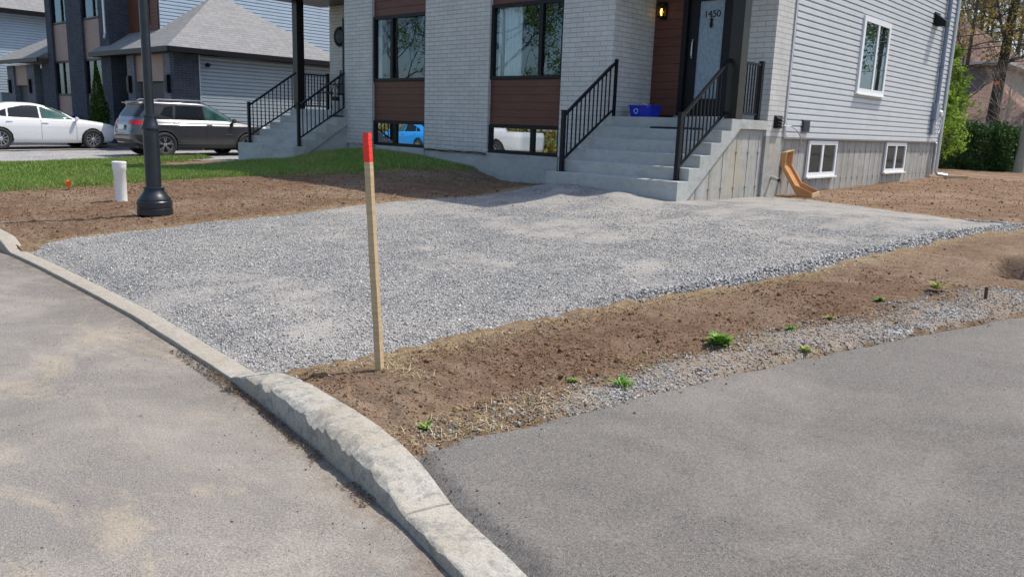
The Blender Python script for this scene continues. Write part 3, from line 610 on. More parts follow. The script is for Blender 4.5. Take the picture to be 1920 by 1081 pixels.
# ------------------------------------------------------------------ houses: shared builders
def face_y(Y): return lambda u, v, d: (u, Y + d, v)        # looks towards -Y
def face_x(X): return lambda u, v, d: (X - d, u, v)        # looks towards +X
def mbox(b, m, u0, u1, v0, v1, d0, d1):
    P = [m(u, v, d) for u in (u0, u1) for v in (v0, v1) for d in (d0, d1)]
    return b.add(P, [(0, 1, 3, 2), (4, 6, 7, 5), (0, 4, 5, 1), (2, 3, 7, 6), (0, 2, 6, 4), (1, 5, 7, 3)])
def window(parent, m, u0, u1, v0, v1, mull, frame, glass, fw=.05, d0=.0, d1=.09, sill=None, gd=.045):
    b = MB()
    mbox(b, m, u0, u0 + fw, v0, v1, d0, d1); mbox(b, m, u1 - fw, u1, v0, v1, d0, d1)
    mbox(b, m, u0 + fw, u1 - fw, v0, v0 + fw, d0, d1); mbox(b, m, u0 + fw, u1 - fw, v1 - fw, v1, d0, d1)
    mw = .04
    ed = [u0 + fw]
    for q in mull: mbox(b, m, q - mw, q + mw, v0 + fw, v1 - fw, d0 + .004, d1); ed += [q - mw, q + mw]
    ed.append(u1 - fw)
    f = b.build('window', frame, parent)
    for i in range(0, len(ed), 2):
        g = MB(); mbox(g, m, ed[i] - .004, ed[i + 1] + .004, v0 + fw - .004, v1 - fw + .004, d0 + gd, d0 + gd + .006); g.build('pane', glass, f)
    if sill:
        s = MB(); mbox(s, m, u0 - .03, u1 + .03, v0 - sill, v0 - .002, d0 - .04, d1); s.build('sill', frame, f)
    return f
def planks(b, m, u0, u1, v0, v1, d, step=.147):
    n = max(1, round((v1 - v0) / step)); h = (v1 - v0) / n
    for i in range(n):
        z0 = v0 + i * h
        mbox(b, m, u0, u1, z0 + .007, z0 + h - .002, d, d + .03)
    mbox(b, m, u0, u1, v0, v1, d + .014, d + .05)
def lap_siding(b, m, u0, u1, v0, v1, step=.1016, lip=.024):
    n = round((v1 - v0) / step); h = (v1 - v0) / n
    for i in range(n):
        z = v0 + i * h; prof = [(.000, z + .005), (-lip, z), (-lip + .002, z + h * .66), (-.003, z + h * .86), (.000, z + h + .003)]
        V = [m(u, vv, d) for u in (u0, u1) for d, vv in prof]
        b.add(V, [(k, k + 1, k + 6, k + 5) for k in range(4)])
    mbox(b, m, u0 + .001, u1 - .001, v0 + .002, v1, .004, .12)
def hip_roof(parent, x0, x1, y0, y1, z, pitch, mat, fascia, fh=.16, name='roof', soffit=None):
    w_ = min(x1 - x0, y1 - y0) / 2; zt = z + w_ * pitch
    if (x1 - x0) >= (y1 - y0): A, B = (x0 + w_, (y0 + y1) / 2, zt), (x1 - w_, (y0 + y1) / 2, zt)
    else: A, B = ((x0 + x1) / 2, y0 + w_, zt), ((x0 + x1) / 2, y1 - w_, zt)
    c = [(x0, y0, z), (x1, y0, z), (x1, y1, z), (x0, y1, z)]
    b = MB()
    if (x1 - x0) >= (y1 - y0): b.add(c + [A, B], [(0, 1, 5, 4), (1, 2, 5), (2, 3, 4, 5), (3, 0, 4), (3, 2, 1, 0)])
    else: b.add(c + [A, B], [(0, 1, 4), (1, 2, 5, 4), (2, 3, 5), (3, 0, 4, 5), (3, 2, 1, 0)])
    r = b.build(name, mat, parent)
    f = MB(); e = .03
    f.box(x0 - e, x1 + e, y0 - e, y0 + .02, z - fh, z - .004).box(x0 - e, x1 + e, y1 - .02, y1 + e, z - fh, z - .004)
    f.box(x0 - e, x0 + .02, y0 + .022, y1 - .022, z - fh, z - .004).box(x1 - .02, x1 + e, y0 + .022, y1 - .022, z - fh, z - .004)
    f.box(x0 + .022, x1 - .022, y0 + .022, y1 - .022, z - fh + .01, z - fh + .03)
    f.build('fascia', fascia, parent); return r

# ------------------------------------------------------------------ the semi-detached brick house
MX = -23.58                               # mirror: x' = MX - x
house = thing('brick_house', 'two-storey semi-detached house of pale brick with dark wood panels and grey side cladding, number 1450', 'house', (-11.79, 16.6, .5))
F = face_y(11.2)
def brick_house():
    b = MB()
    for x0, x1 in ((-15.51, -14.51), (-12.75, -10.92), (-9.14, -8.05)):
        q_ = MB(); q_.box(x0, x1, 11.2, 11.75, .96, 7.1); q_.build('brick_pier', M['brick_light'], house)
    for x0, x1 in ((-8.30, -8.05), (-15.51, -15.26)): q_ = MB(); q_.box(x0, x1, 11.752, 12.4, 1.5, 7.1); q_.build('porch_side_wall', M['brick_light'], house)
    for mir in (0, 1):
        def X(a, c): return (a, c) if not mir else (MX - c, MX - a)
        b = MB(); x0, x1 = X(-6.37, -5.793); b.box(x0, x1, 12.4, 13.02, 1.455, 7.1); x0, x1 = X(-8.05, -6.37); b.box(x0, x1, 12.4, 12.7, 3.95, 7.1); b.build('wall', M['brick_light'], house)
    # foundation front and right side
    b = MB(); b.box(-15.40, -8.18, 11.22, 11.6, .1, .958); b.box(-14.51, -12.75, 11.19, 11.219, .1, .957); b.box(-10.92, -9.14, 11.19, 11.219, .1, .957)
    b.build('foundation', M['concrete'], house)
    b = MB(); b.box(-17.73, -17.2, 13.03, 22.05, .1, 1.452); b.box(-17.784, -17.2, 12.41, 13.03, .1, 1.452); b.build('foundation', M['concrete_form'], house)
    b = MB(); b.box(-6.4, -5.85, 13.03, 22.05, .1, 1.452); b.box(-6.4, -5.796, 12.41, 13.03, .1, 1.452); b.cur = 1
    y = 13.25
    while y < 22:
        if not (14.15 < y < 15.6 or 18.3 < y < 19.8): b.box(-5.852, -5.8475, y, y + .004, .35, 1.44)
        for zz in (.70, 1.22):
            if not (14.15 < y < 15.6 or 18.3 < y < 19.8) or zz < .75: b.box(-5.853, -5.842, y - .015, y + .022, zz - .012, zz + .012); b.box(-5.853, -5.846, y + .002, y + .010, zz - .10, zz)
        y += .305
    b.build('foundation', [M['concrete_form'], M['tie']], house, recalc=True)
    # dark rooms behind the glass, then cladding and windows in the two bays
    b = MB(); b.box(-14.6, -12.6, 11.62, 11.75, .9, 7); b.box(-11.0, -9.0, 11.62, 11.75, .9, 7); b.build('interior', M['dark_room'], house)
    for mir, (u0, u1) in ((1, (-14.51, -12.75)), (0, (-10.92, -9.14))):
        q = -9.69 if not mir else MX + 9.69
        cl = MB(); G = face_y(11.27)
        for za, zb in ((1.50, 2.33), (3.69, 4.75), (6.3, 7.1)):
            cl = MB(); planks(cl, G, u0, u1, za, zb, 0); cl.build('cladding_panel', M['wood_clad'], house)
        window(house, face_y(11.24), u0 + .002, u1 - .002, 2.335, 3.685, [q], M['black'], M['glass'], .06, 0, .10)
        window(house, face_y(11.24), u0 + .002, u1 - .002, 4.755, 6.295, [q], M['black'], M['glass'], .06, 0, .10)
        window(house, face_y(11.24), u0 + .002, u1 - .002, .965, 1.495, [q - .12 if not mir else q + .12], M['black'], M['glass_low'], .06, 0, .10)
    cu = MB()
    xs = np.linspace(-10.84, -10.25, 60); V = [(x, 11.40 + .035 * math.sin(x * 75), z) for x in xs for z in (2.38, 3.66)]
    cu.add(V, [(2 * i, 2 * i + 1, 2 * i + 3, 2 * i + 2) for i in range(59)])
    cu.build('curtain', M['curtain'], house, True)
    b = MB(); b.box(-14.46, -14.36, 11.36, 11.38, 2.4, 3.64); b.build('curtain', M['curtain'], house)
    # cladding, doors and lamps at both porches
    for mir in (0, 1):
        def X(a, c): return (a, c) if not mir else (MX - c, MX - a)
        cl = MB(); x0, x1 = X(-8.05, -7.47); planks(cl, face_y(12.40), x0, x1, 1.75, 3.95, 0); cl.build('cladding_panel', M['wood_clad'], house)
        x0, x1 = X(-7.47, -6.372); d = MB()
        d.box(x0, x0 + .09, 12.36, 12.6, 1.703, 3.95); d.box(x1 - .09, x1, 12.36, 12.6, 1.703, 3.95); d.box(x0 + .09, x1 - .09, 12.36, 12.6, 3.86, 3.95); d.box(x0 + .09, x1 - .09, 12.36, 12.6, 1.703, 1.76)
        dr = d.build('door_frame', M['black'], house)
        s = MB(); a, c = x0 + .092, x1 - .092; g0, g1 = X(-7.20, -6.74)
        s.box(a, g0, 12.43, 12.5, 1.762, 3.858); s.box(g1, c, 12.43, 12.5, 1.762, 3.858); s.box(g0, g1, 12.43, 12.5, 1.762, 2.05); s.box(g0, g1, 12.43, 12.5, 3.64, 3.858)
        s.build('door', M['black'], house)
        g = MB(); g.box(g0 - .003, g1 + .003, 12.455, 12.475, 2.047, 3.643); gl = g.build('door_glass', M['frost'], house)
        s = MB(); s.box(x0 - .01, x1 + .01, 12.30, 12.359, 1.71, 1.755); s.build('threshold', M['aluminium'], house)
        if not mir:
            h = MB(); h.tube([(-7.27, 12.40, 2.72), (-7.27, 12.38, 2.76), (-7.27, 12.38, 2.98), (-7.27, 12.40, 3.02)], .012, 8); h.build('door_handle', M['aluminium'], house)
            fc = bpy.data.curves.new('number', 'FONT'); fc.body = '1450'; fc.size = .155; fc.extrude = .003; fc.align_x = 'CENTER'
            fo = bpy.data.objects.new('tmp', fc); COL.objects.link(fo); bpy.context.view_layer.update()
            me = bpy.data.meshes.new_from_object(fo); bpy.data.objects.remove(fo)
            me.materials.append(M['black']); no = bpy.data.objects.new('house_number', me); COL.objects.link(no); no.parent = house
            no.rotation_euler = (R_(90), 0, 0); no.location = Vector((-6.965, 12.448, 3.375)) - origin(house)
            k = MB(); k.lathe([(.0, 3.20), (.018, 3.21), (.024, 3.25), (.016, 3.31), (.026, 3.335), (.012, 3.355), (.0, 3.36)], (-6.965, 12.43, 0), 2, 14); k.tube([(-6.965, 12.43, 3.36), (-6.965, 12.45, 3.40)], .004, 6)
            k.build('door_knocker', M['black'], house, True)
            # lantern, lit
            L = MB(); L.box(-7.93, -7.81, 12.375, 12.40, 3.38, 3.66).box(-7.94, -7.80, 12.24, 12.376, 3.60, 3.63).box(-7.92, -7.82, 12.26, 12.372, 3.631, 3.655).box(-7.93, -7.81, 12.25, 12.372, 3.40, 3.425)
            for sx in (-7.93, -7.82):
                for sy in (12.25, 12.355): L.box(sx, sx + .012, sy, sy + .012, 3.426, 3.599)
            wl = L.build('wall_lantern', M['black'], house)
            bt = NT('glowing_filament_bulb'); bt.p.inputs['Emission Color'].default_value = (1, .55, .12, 1); bt.p.inputs['Emission Strength'].default_value = 2.2
            bm_ = bt.done((.8, .5, .1), .4)
            B = MB(); B.lathe([(.012, 3.426), (.016, 3.45), (.028, 3.48), (.030, 3.51), (.018, 3.55), (.0, 3.56)], (-7.87, 12.31, 0), 2, 14); B.build('bulb', bm_, wl, True)
        # porch canopy, fascia and column
        x0, x1 = X(-8.045, -5.45); p = MB(); p.box(x0, x1, 10.95, 12.398, 4.27, 4.55); p.build('porch_canopy', M['bronze'], house)
        x0, x1 = X(-5.99, -5.79); p = MB(); p.box(x0, x1, 11.3, 11.5, 1.704, 4.268); p.build('porch_column', M['bronze'], house)
    # side cladding on both gable sides
    for mir in (0, 1):
        b = MB(); m = face_x(-5.793) if not mir else (lambda u, v, d: (MX + 5.793 + d, u, v))
        # laps are interrupted by the side window
        wz0, wz1, wy0, wy1 = 2.33, 3.76, 16.03, 17.53
        lap_siding(b, m, 13.075, 22.06, 1.457, 7.05)
        b.build('side_cladding', M['siding'], house)
        b = MB()
        mbox(b, m, 13.022, 13.073, 1.455, 7.05, -.022, .05); mbox(b, m, 22.062, 22.15, 1.455, 7.05, -.024, .06); mbox(b, m, 13.074, 22.061, 1.43, 1.456, -.004, .05); b.build('corner_trim', M['trim_grey'], house)
    m = face_x(-5.735)
    bb = MB(); mbox(bb, m, 16.04, 17.52, 2.34, 3.75, .030, .036); bb.build('window_backing', M['dark_room'], house)
    window(house, m, 16.02, 17.54, 2.33, 3.76, [16.85], M['white_pvc'], M['glass'], .10, 0, .07, .025, .018)
    m = face_x(-5.80)
    for y0, y1, q in ((14.20, 15.54, 14.86), (18.36, 19.74, 19.05)):
        bb = MB(); mbox(bb, face_x(-5.842), y0 + .01, y1 - .01, .78, 1.40, 0, .004); bb.build('window_backing', M['dark_room'], house)
        window(house, m, y0, y1, .77, 1.41, [q], M['white_pvc'], M['glass'], .07, 0, .04, .03, .02)
    # back and roof
    b = MB(); b.box(-17.7, -5.88, 22.062, 22.14, .1, 7.05); b.box(-17.7, -5.88, 12.71, 22.06, 6.9, 7.04); b.build('back_wall', M['siding'], house)
    hip_roof(house, -18.1, -5.42, 10.85, 22.5, 7.25, .42, M['shingle'], M['black'])
    # things fixed to the side wall
    v = MB()
    for i in range(4): v.add([(-5.79, y, z) for y in (12.65, 12.89) for z in (1.61 + i * .048, 1.65 + i * .048)] + [(-5.72, y, 1.605 + i * .048) for y in (12.65, 12.89)], [(0, 1, 3, 2), (1, 5 - 1, 5, 3), (0, 4, 1), (2, 3, 5), (0, 2, 5, 4)])
    v.box(-5.80, -5.775, 12.63, 12.91, 1.595, 1.80); o = v.build('louvred_vent', M['black'], house)
    v = MB(); v.box(-5.80, -5.74, 13.70, 13.97, 1.56, 1.76); 
    for i in range(5): v.box(-5.741, -5.73, 13.71, 13.96, 1.575 + i * .036, 1.592 + i * .036)
    v.build('meter_cover', M['plastic_dark'], house)
    v = MB(); v.tube([(-5.775, 12.99, 1.645), (-5.72, 13.15, 1.64), (-5.70, 13.35, 1.58), (-5.71, 13.55, 1.48), (-5.74, 13.68, 1.36), (-5.80, 13.73, 1.27)], .011, 8); v.build('cable', M['aluminium'], house)
    v = MB(); v.box(-5.79, -5.74, 20.35, 20.75, 4.06, 4.34)
    v.add([(-5.77, y, z) for y in (20.40, 20.70) for z in (4.08, 4.33)] + [(-5.52, y, z) for y in (20.42, 20.68) for z in (4.03, 4.14)], [(0, 1, 5, 4), (2, 6, 7, 3), (1, 3, 7, 5), (4, 5, 7, 6)])
    v.build('exhaust_hood', M['black'], house)
    v = MB(); v.tube([(-5.715, 21.30, 7.0), (-5.715, 21.30, 2.35)], .048, 12)
    for zz in (3.2, 4.3, 5.4): v.box(-5.78, -5.655, 21.24, 21.36, zz, zz + .03)
    v.build('conduit', M['conduit'], house, True)
    v = MB(); v.box(-5.775, -5.66, 21.17, 21.43, 1.98, 2.35).box(-5.775, -5.70, 21.2, 21.4, 1.62, 1.978); v.build('meter_box', M['conduit'], house, bevel=.008)
    v = MB(); v.lathe([(.085, 0), (.085, .10), (.07, .13), (0, .131)], (-5.775, 21.62, 2.12), 0, 18); v.build('meter_dial', M['aluminium'], house, True)
    v = MB(); rr = [(-5.70, 21.7 + .16 * math.cos(a) * (1 - a / 40), 1.85 + .22 * math.sin(a) * (1 - a / 40)) for a in np.linspace(0, 13, 60)]; v.tube(rr, .006, 5); v.build('coiled_cable', M['white_pvc'], house)
    v = MB(); v.tube([(-5.74, 22.10, 6.95), (-5.74, 22.10, .72), (-5.70, 22.12, .66), (-5.52, 22.30, .63)], .04, 10); v.build('downspout', M['aluminium'], house)
    v = MB()
    for i in range(28): v.lathe([(.034, 0), (.045, .012), (.034, .024)], (-5.76, 21.86, .66 + i * .028), 2, 10)
    v.build('ribbed_pipe', M['aluminium'], house)
    v = MB(); v.tube([(-5.86, 12.75, .80), (-5.74, 12.72, .79), (-5.60, 12.62, .765)], .032, 12, False); v.build('drain_spout', M['aluminium'], house, True)
    # loose wire below the middle pier
    v = MB(); v.tube([(-14.9 + .28 * i, 11.17, .955 - .012 * (i % 3) + .01 * math.sin(i * 2.1)) for i in range(3)], .008, 5); v.build('wire', M['black'], house); v = MB()
    v.tube([(-12.72 + .2 * i, 11.165, .945 + .012 * math.sin(i * 1.9)) for i in range(10)], .009, 5); v.build('wire', M['black'], house); v = MB(); v.tube([(-12.7 + .2 * i, 11.175, .925 + .01 * math.sin(i * 1.3)) for i in range(10)], .006, 5)
    v.build('wire', M['black'], house)
    v = MB(); c = (-17.33, 12.375, 3.52); 
    v.lathe([(.21, 0), (.235, -.02), (.25, 0)], c, 1, 36); v.lathe([(.15, -.012), (.165, -.022), (.17, -.008)], c, 1, 32); v.lathe([(0, -.004), (.05, -.02), (.0, -.021)], c, 1, 18)
    for k in range(12):
        a = k * math.pi / 6; v.beam((c[0] + .05 * math.cos(a), c[1] - .01, c[2] + .05 * math.sin(a)), (c[0] + .22 * math.cos(a), c[1] - .01, c[2] + .22 * math.sin(a)), .012)
    wc = v.build('wall_ornament', M['plastic_dark'], None); tag(wc, 'round openwork wall ornament on the brick of the left porch', 'wall ornament')
brick_house()
# back-drop for the round ornament's wall: left porch return wall
b = MB(); b.box(-17.787, -17.21, 12.385, 12.399, 1.75, 4.2); b.build('wall', M['brick_light'], house)

# ------------------------------------------------------------------ concrete stairs with black railings
def stairs(mir, label, dz):
    def X(x): return x if not mir else MX - x
    root = thing('concrete_stairs', label, 'stairs', (X(-6.99), 10.5, .5), 'front stairs of the brick house')
    st_z = [.803 + .18 * k for k in range(6)]
    if mir: st_z = [.87 + (1.703 - .87) / 5 * k for k in range(6)]
    poly = [(9.76, .2)]
    for k in range(5): poly += [(9.76 + .287 * k, st_z[k]), (9.76 + .287 * (k + 1), st_z[k])]
    poly += [(11.195, 1.703), (12.395, 1.703), (12.395, 1.56), (11.50, 1.56), (9.95, .46 if not mir else .60), (9.95, .2)]
    a, c = sorted((X(-8.18 if not mir else -8.17), X(-5.79)))
    s = MB(); s.prism(poly, 0, a, c); s.build('steps', M['concrete'], root, bevel=.006)
    s = MB(); s.prism([(9.96, .15), (9.96, .44 if not mir else .58), (11.51, 1.558), (12.398, 1.558), (12.398, .15)], 0, a + .05, c - .05)
    if not mir:
        s.cur = 1
        for y in (10.35, 10.72, 11.1, 11.5, 11.9, 12.25):
            zt = min(1.5, .46 + (y - 9.95) * .71); s.box(c - .052, c - .046, y, y + .007, .35, zt - .03)
            for zz in (.66, 1.2):
                if zz < zt - .1: s.box(c - .053, c - .041, y - .02, y + .028, zz - .014, zz + .014); s.box(c - .053, c - .045, y + .002, y + .012, zz - .13, zz)
    s.build('side_wall', [M['concrete_form'] if not mir else M['concrete'], M['tie']], root)
    def rail(x):
        r = MB(); z0 = st_z[0]; x = X(x)
        y0, y1 = 9.98, 11.27; top0, top1 = z0 + .885, 2.57; lo0, lo1 = z0 + .19, 1.80
        r.box(x - .03, x + .03, y0 - .03, y0 + .03, z0 + .001, z0 + .94); r.box(x - .036, x + .036, y0 - .036, y0 + .036, z0 + .941, z0 + .955); r.box(x - .05, x + .05, y0 - .05, y0 + .05, z0 + .0005, z0 + .012)
        r.beam((x, y0 + .03, top0), (x, y1, top1), .045, .04); r.beam((x, y0 + .03, lo0), (x, y1, lo1), .03, .03)
        for k in range(1, 12):
            t_ = k / 12; yy = y0 + (y1 - y0) * t_; r.box(x - .009, x + .009, yy - .009, yy + .009, lo0 + (lo1 - lo0) * t_, top0 + (top1 - top0) * t_)
        return r, x, y1
    r, x, y1 = rail(-8.05); r.box(x - .03, x + .03, y1, y1 + .06, 1.704, 2.62); r.box(x - .036, x + .036, y1 - .006, y1 + .066, 2.621, 2.635); r.build('railing', M['black'], root)
    r, x, y1 = rail(-5.95); r.build('railing', M['black'], root)
    r = MB(); x = X(-5.90); r.beam((x, 11.5, 2.56), (x, 12.2, 2.56), .04, .035); r.beam((x, 11.5, 1.80), (x, 12.2, 1.80), .03, .03)
    for k in range(7): yy = 11.58 + k * .088; r.box(x - .009, x + .009, yy - .009, yy + .009, 1.81, 2.55)
    r.box(x - .035, x + .035, 12.2, 12.27, 1.704, 2.62); r.build('railing', M['black'], root)
    return root
stairs(0, 'grey concrete stairs with black railings leading to the door marked 1450', 0)
stairs(1, 'grey concrete stairs with black railings at the left end of the brick house', .05)

# ------------------------------------------------------------------ small things at the porches
def bin_blue():
    r = thing('recycling_bin', 'open blue recycling box on the porch beside the wood panel', 'recycling bin', (-7.62, 11.62, 1.703))
    b = MB(); x0, x1, y0, y1, z0, z1 = -7.84, -7.40, 11.46, 11.76, 1.705, 1.895
    e = .025
    b.add([(x0 + e, y0 + e, z0), (x1 - e, y0 + e, z0), (x1 - e, y1 - e, z0), (x0 + e, y1 - e, z0), (x0, y0, z1), (x1, y0, z1), (x1, y1, z1), (x0, y1, z1)],
          [(0, 3, 2, 1), (0, 1, 5, 4), (1, 2, 6, 5), (2, 3, 7, 6), (3, 0, 4, 7)])
    b.add([(x0 + .02, y0 + .02, z1 - .001), (x1 - .02, y0 + .02, z1 - .001), (x1 - .02, y1 - .02, z1 - .001), (x0 + .02, y1 - .02, z1 - .001), (x0 + e + .02, y0 + e + .02, z0 + .02), (x1 - e - .02, y0 + e + .02, z0 + .02), (x1 - e - .02, y1 - e - .02, z0 + .02), (x0 + e + .02, y1 - e - .02, z0 + .02)],
          [(0, 4, 5, 1), (1, 5, 6, 2), (2, 6, 7, 3), (3, 7, 4, 0), (4, 7, 6, 5)])
    b.build('tub', M['blue_bin'], r, recalc=False)
    b = MB()
    for q in ((x0 - .012, x1 + .012, y0 - .012, y0 + .02), (x0 - .012, x1 + .012, y1 - .02, y1 + .012), (x0 - .012, x0 + .02, y0 + .0205, y1 - .0205), (x1 - .02, x1 + .012, y0 + .0205, y1 - .0205)): b.box(*q, z1 - .018, z1 + .004)
    b.build('rim', M['blue_bin'], r)
    s = MB(); cx, cz, yv = -7.70, 1.80, y0 - .002
    for k in range(3):
        a0 = math.pi / 2 + k * 2 * math.pi / 3; p = [(cx + .040 * math.cos(a0 + d), cz + .040 * math.sin(a0 + d)) for d in (-.55, .55)]
        q = (cx + .040 * math.cos(a0 + 2 * math.pi / 3 - .75), cz + .040 * math.sin(a0 + 2 * math.pi / 3 - .75))
        s.beam((p[0][0], yv + .006, p[0][1]), (p[1][0], yv + .006, p[1][1]), .006, .013, (0, 0, 1)); s.beam((p[1][0], yv + .006, p[1][1]), (q[0], yv + .006, q[1]), .006, .013, (0, 0, 1))
        d = Vector((q[0] - p[1][0], q[1] - p[1][1])).normalized(); n = Vector((-d.y, d.x)); t2 = Vector(q) + d * .014
        s.prism([tuple(Vector(q) + n * .013), tuple(Vector(q) - n * .013), tuple(t2)], 1, yv + .002, yv + .009)
    s.build('recycling_mark', M['mark_white'], r)
    s = MB(); s.tube([(-7.66, 11.55, 1.91), (-7.58, 11.52, 1.925), (-7.50, 11.50, 1.89), (-7.47, 11.46, 1.87)], .006, 5); s.build('handle', M['white_pvc'], r)
bin_blue()
b = MB(); b.box(-7.05, -6.25, 10.915, 11.17, 1.524, 1.545)
for i in range(14): b.box(-7.04 + i * .056, -7.01 + i * .056, 10.92, 11.165, 1.546, 1.556)
tag(b.build('door_mat', M['mat_rubber']), 'black rubber mat lying on the second step from the porch', 'door mat')
def patio_chair():
    r = thing('patio_chair', 'dark patio chair with mesh back on the left porch', 'chair', (-16.9, 11.95, 1.703))
    fr = MB(); x0, x1 = -17.15, -16.62; yb, yf = 12.15, 11.62
    for x in (x0, x1):
        fr.tube([(x, yf, 1.705), (x, yf, 2.12), (x, yf + .06, 2.32), (x, yb - .02, 2.34), (x, yb, 2.12), (x, yb + .03, 1.705)], .014, 8)
        fr.tube([(x, yb - .02, 2.10), (x, yb + .05, 2.40), (x, yb + .11, 2.68)], .014, 8)
    fr.tube([(x0, yf, 2.12), (x1, yf, 2.12)], .013, 8); fr.tube([(x0, yb + .11, 2.68), (x1, yb + .11, 2.68)], .014, 8); fr.build('frame', M['black'], r, True)
    s = MB(); s.add([(x0, yf, 2.13), (x1, yf, 2.13), (x1, yb, 2.09), (x0, yb, 2.09), (x0, yf, 2.115), (x1, yf, 2.115), (x1, yb, 2.075), (x0, yb, 2.075)], [(0, 1, 2, 3), (7, 6, 5, 4), (0, 4, 5, 1), (2, 6, 7, 3), (1, 5, 6, 2), (3, 7, 4, 0)]); s.build('seat', M['plastic_dark'], r)
    s = MB(); s.add([(x0 + .01, yb, 2.12), (x1 - .01, yb, 2.12), (x1 - .01, yb + .10, 2.64), (x0 + .01, yb + .10, 2.64), (x0 + .01, yb + .015, 2.12), (x1 - .01, yb + .015, 2.12), (x1 - .01, yb + .115, 2.64), (x0 + .01, yb + .115, 2.64)], [(0, 1, 2, 3), (7, 6, 5, 4), (0, 4, 5, 1), (2, 6, 7, 3), (1, 5, 6, 2), (3, 7, 4, 0)]); s.build('backrest', M['plastic_dark'], r)
patio_chair()
def ornament():
    r = thing('garden_ornament', 'small pale garden figure on a dark dish near the top of the left stairs', 'ornament', (-15.62, 11.05, 1.54))
    z = 1.5365
    b = MB(); b.lathe([(.0, z), (.16, z), (.18, z + .03), (.05, z + .05), (.0, z + .05)], (-15.66, 11.05, 0), 2, 24); b.build('dish', M['plastic_dark'], r, True)
    b = MB(); b.lathe([(.05, z + .05), (.085, z + .10), (.07, z + .22), (.085, z + .36), (.06, z + .46), (.035, z + .50), (.055, z + .55), (.06, z + .60), (.04, z + .66), (0, z + .68)], (-15.66, 11.05, 0), 2, 20); b.build('figure', M['stone_statue'], r, True)
    b = MB(); b.lathe([(.075, z + .36), (.10, z + .38), (.09, z + .45), (.065, z + .46)], (-15.66, 11.05, 0), 2, 20); b.build('collar', M['black'], r, True)
ornament()

# ------------------------------------------------------------------ yard things
def lamp():
    x, y, z = -10.25, 4.44, float(H(-10.25, 4.44)) + .005
    r = thing('street_lamp', 'black steel street lamp post with flared collar and round base, standing in the bare soil', 'street lamp', (x, y, z))
    b = MB(); b.lathe([(.19, 0), (.215, .01), (.215, .085), (.208, .09), (.208, .10), (.213, .105), (.213, .175), (.205, .185)], (x, y, z), 2, 40); b.build('base', M['pole_black'], r, True)
    b = MB(); b.lathe([(.195, .186), (.198, .195), (.192, .215), (.158, .26), (.128, .305), (.120, .335), (.134, .34), (.134, .352), (.10, .360)], (x, y, z), 2, 40); b.build('base_cover', M['pole_black'], r, True)
    b = MB(); b.lathe([(.094, .355), (.094, 1.075)], (x, y, z), 2, 32); b.build('lower_pole', M['pole_black'], r, True)
    b = MB(); b.lathe([(.096, 1.07), (.113, 1.085), (.114, 1.10), (.092, 1.14), (.078, 1.19), (.075, 1.225), (.084, 1.23), (.084, 1.25), (.06, 1.256)], (x, y, z), 2, 40); b.build('collar', M['pole_black'], r, True)
    b = MB(); b.lathe([(.056, 1.25), (.054, 3.2), (.048, 5.4)], (x, y, z), 2, 28); b.build('upper_pole', M['pole_black'], r, True)
    b = MB(); b.lathe([(.06, 5.38), (.10, 5.42), (.10, 5.48), (.19, 5.60), (.23, 5.95), (.20, 6.0)], (x, y, z), 2, 24); b.build('lamp_shade', M['mark_white'], r, True)
    b = MB(); b.lathe([(.24, 5.99), (.27, 6.02), (.10, 6.22), (.03, 6.25), (.0, 6.33)], (x, y, z), 2, 24); b.build('lamp_cap', M['pole_black'], r, True)
    b = MB(); b.box(x - .057, x - .05, y - .035, y - .02, z + 2.04, z + 2.14); b.build('sticker', M['white_pvc'], r)
lamp()
def pvc():
    x, y, z = -11.93, 4.69, float(H(-11.93, 4.69)) - .02
    b = MB(); b.lathe([(.083, 0), (.083, .46), (.093, .475), (.093, .555), (.097, .56), (.097, .585), (.090, .59), (.08, .585), (.078, .45), (.0, .45)], (x, y, z), 2, 32)
    o = b.build('drain_pipe', M['pvc_white'], None, True); tag(o, 'short white plastic pipe standing upright in the soil behind the street lamp', 'pipe')
pvc()
def stake():
    bx, by = -3.472, 2.731; z = float(soil_h(np.array([bx]), np.array([by]))[0])
    tx, ty, tz = -3.575, 2.725, 1.43
    r = thing('survey_stake', 'wooden stake with red painted top driven in behind the kerb', 'stake', (bx, by, z))
    B = Vector((bx + .012, by, z - .10)); T = Vector((tx, ty, tz)); k = (1.272 - B.z) / (T.z - B.z); Mi = B + (T - B) * k
    rt = Matrix.Rotation(R_(20), 3, 'Z') @ Vector((0, 1, 0))
    def seg(a, c, w0, w1):
        b = MB(); d = (c - a).normalized(); u = rt; s = d.cross(u).normalized(); u = s.cross(d)
        n = 14; V = []
        for i in range(n + 1):
            p = a + (c - a) * i / n; wv = w0 + (w1 - w0) * i / n; wob = .0012
            for sx, sy in ((-1, -1), (1, -1), (1, 1), (-1, 1)): V.append(p + s * sx * (wv / 2 + random.uniform(-wob, wob)) + u * sy * (wv * .45 + random.uniform(-wob, wob)))
        Fc = [(i * 4 + q, i * 4 + (q + 1) % 4, i * 4 + 4 + (q + 1) % 4, i * 4 + 4 + q) for i in range(n) for q in range(4)] + [(3, 2, 1, 0), tuple(n * 4 + q for q in range(4))]
        b.add(V, Fc); return b
    seg(B, Mi, .040, .037).build('shaft', M['stake_wood'], r)
    seg(Mi + (T - B).normalized() * .0005, T, .039, .036).build('painted_top', M['red_paint'], r)
stake()
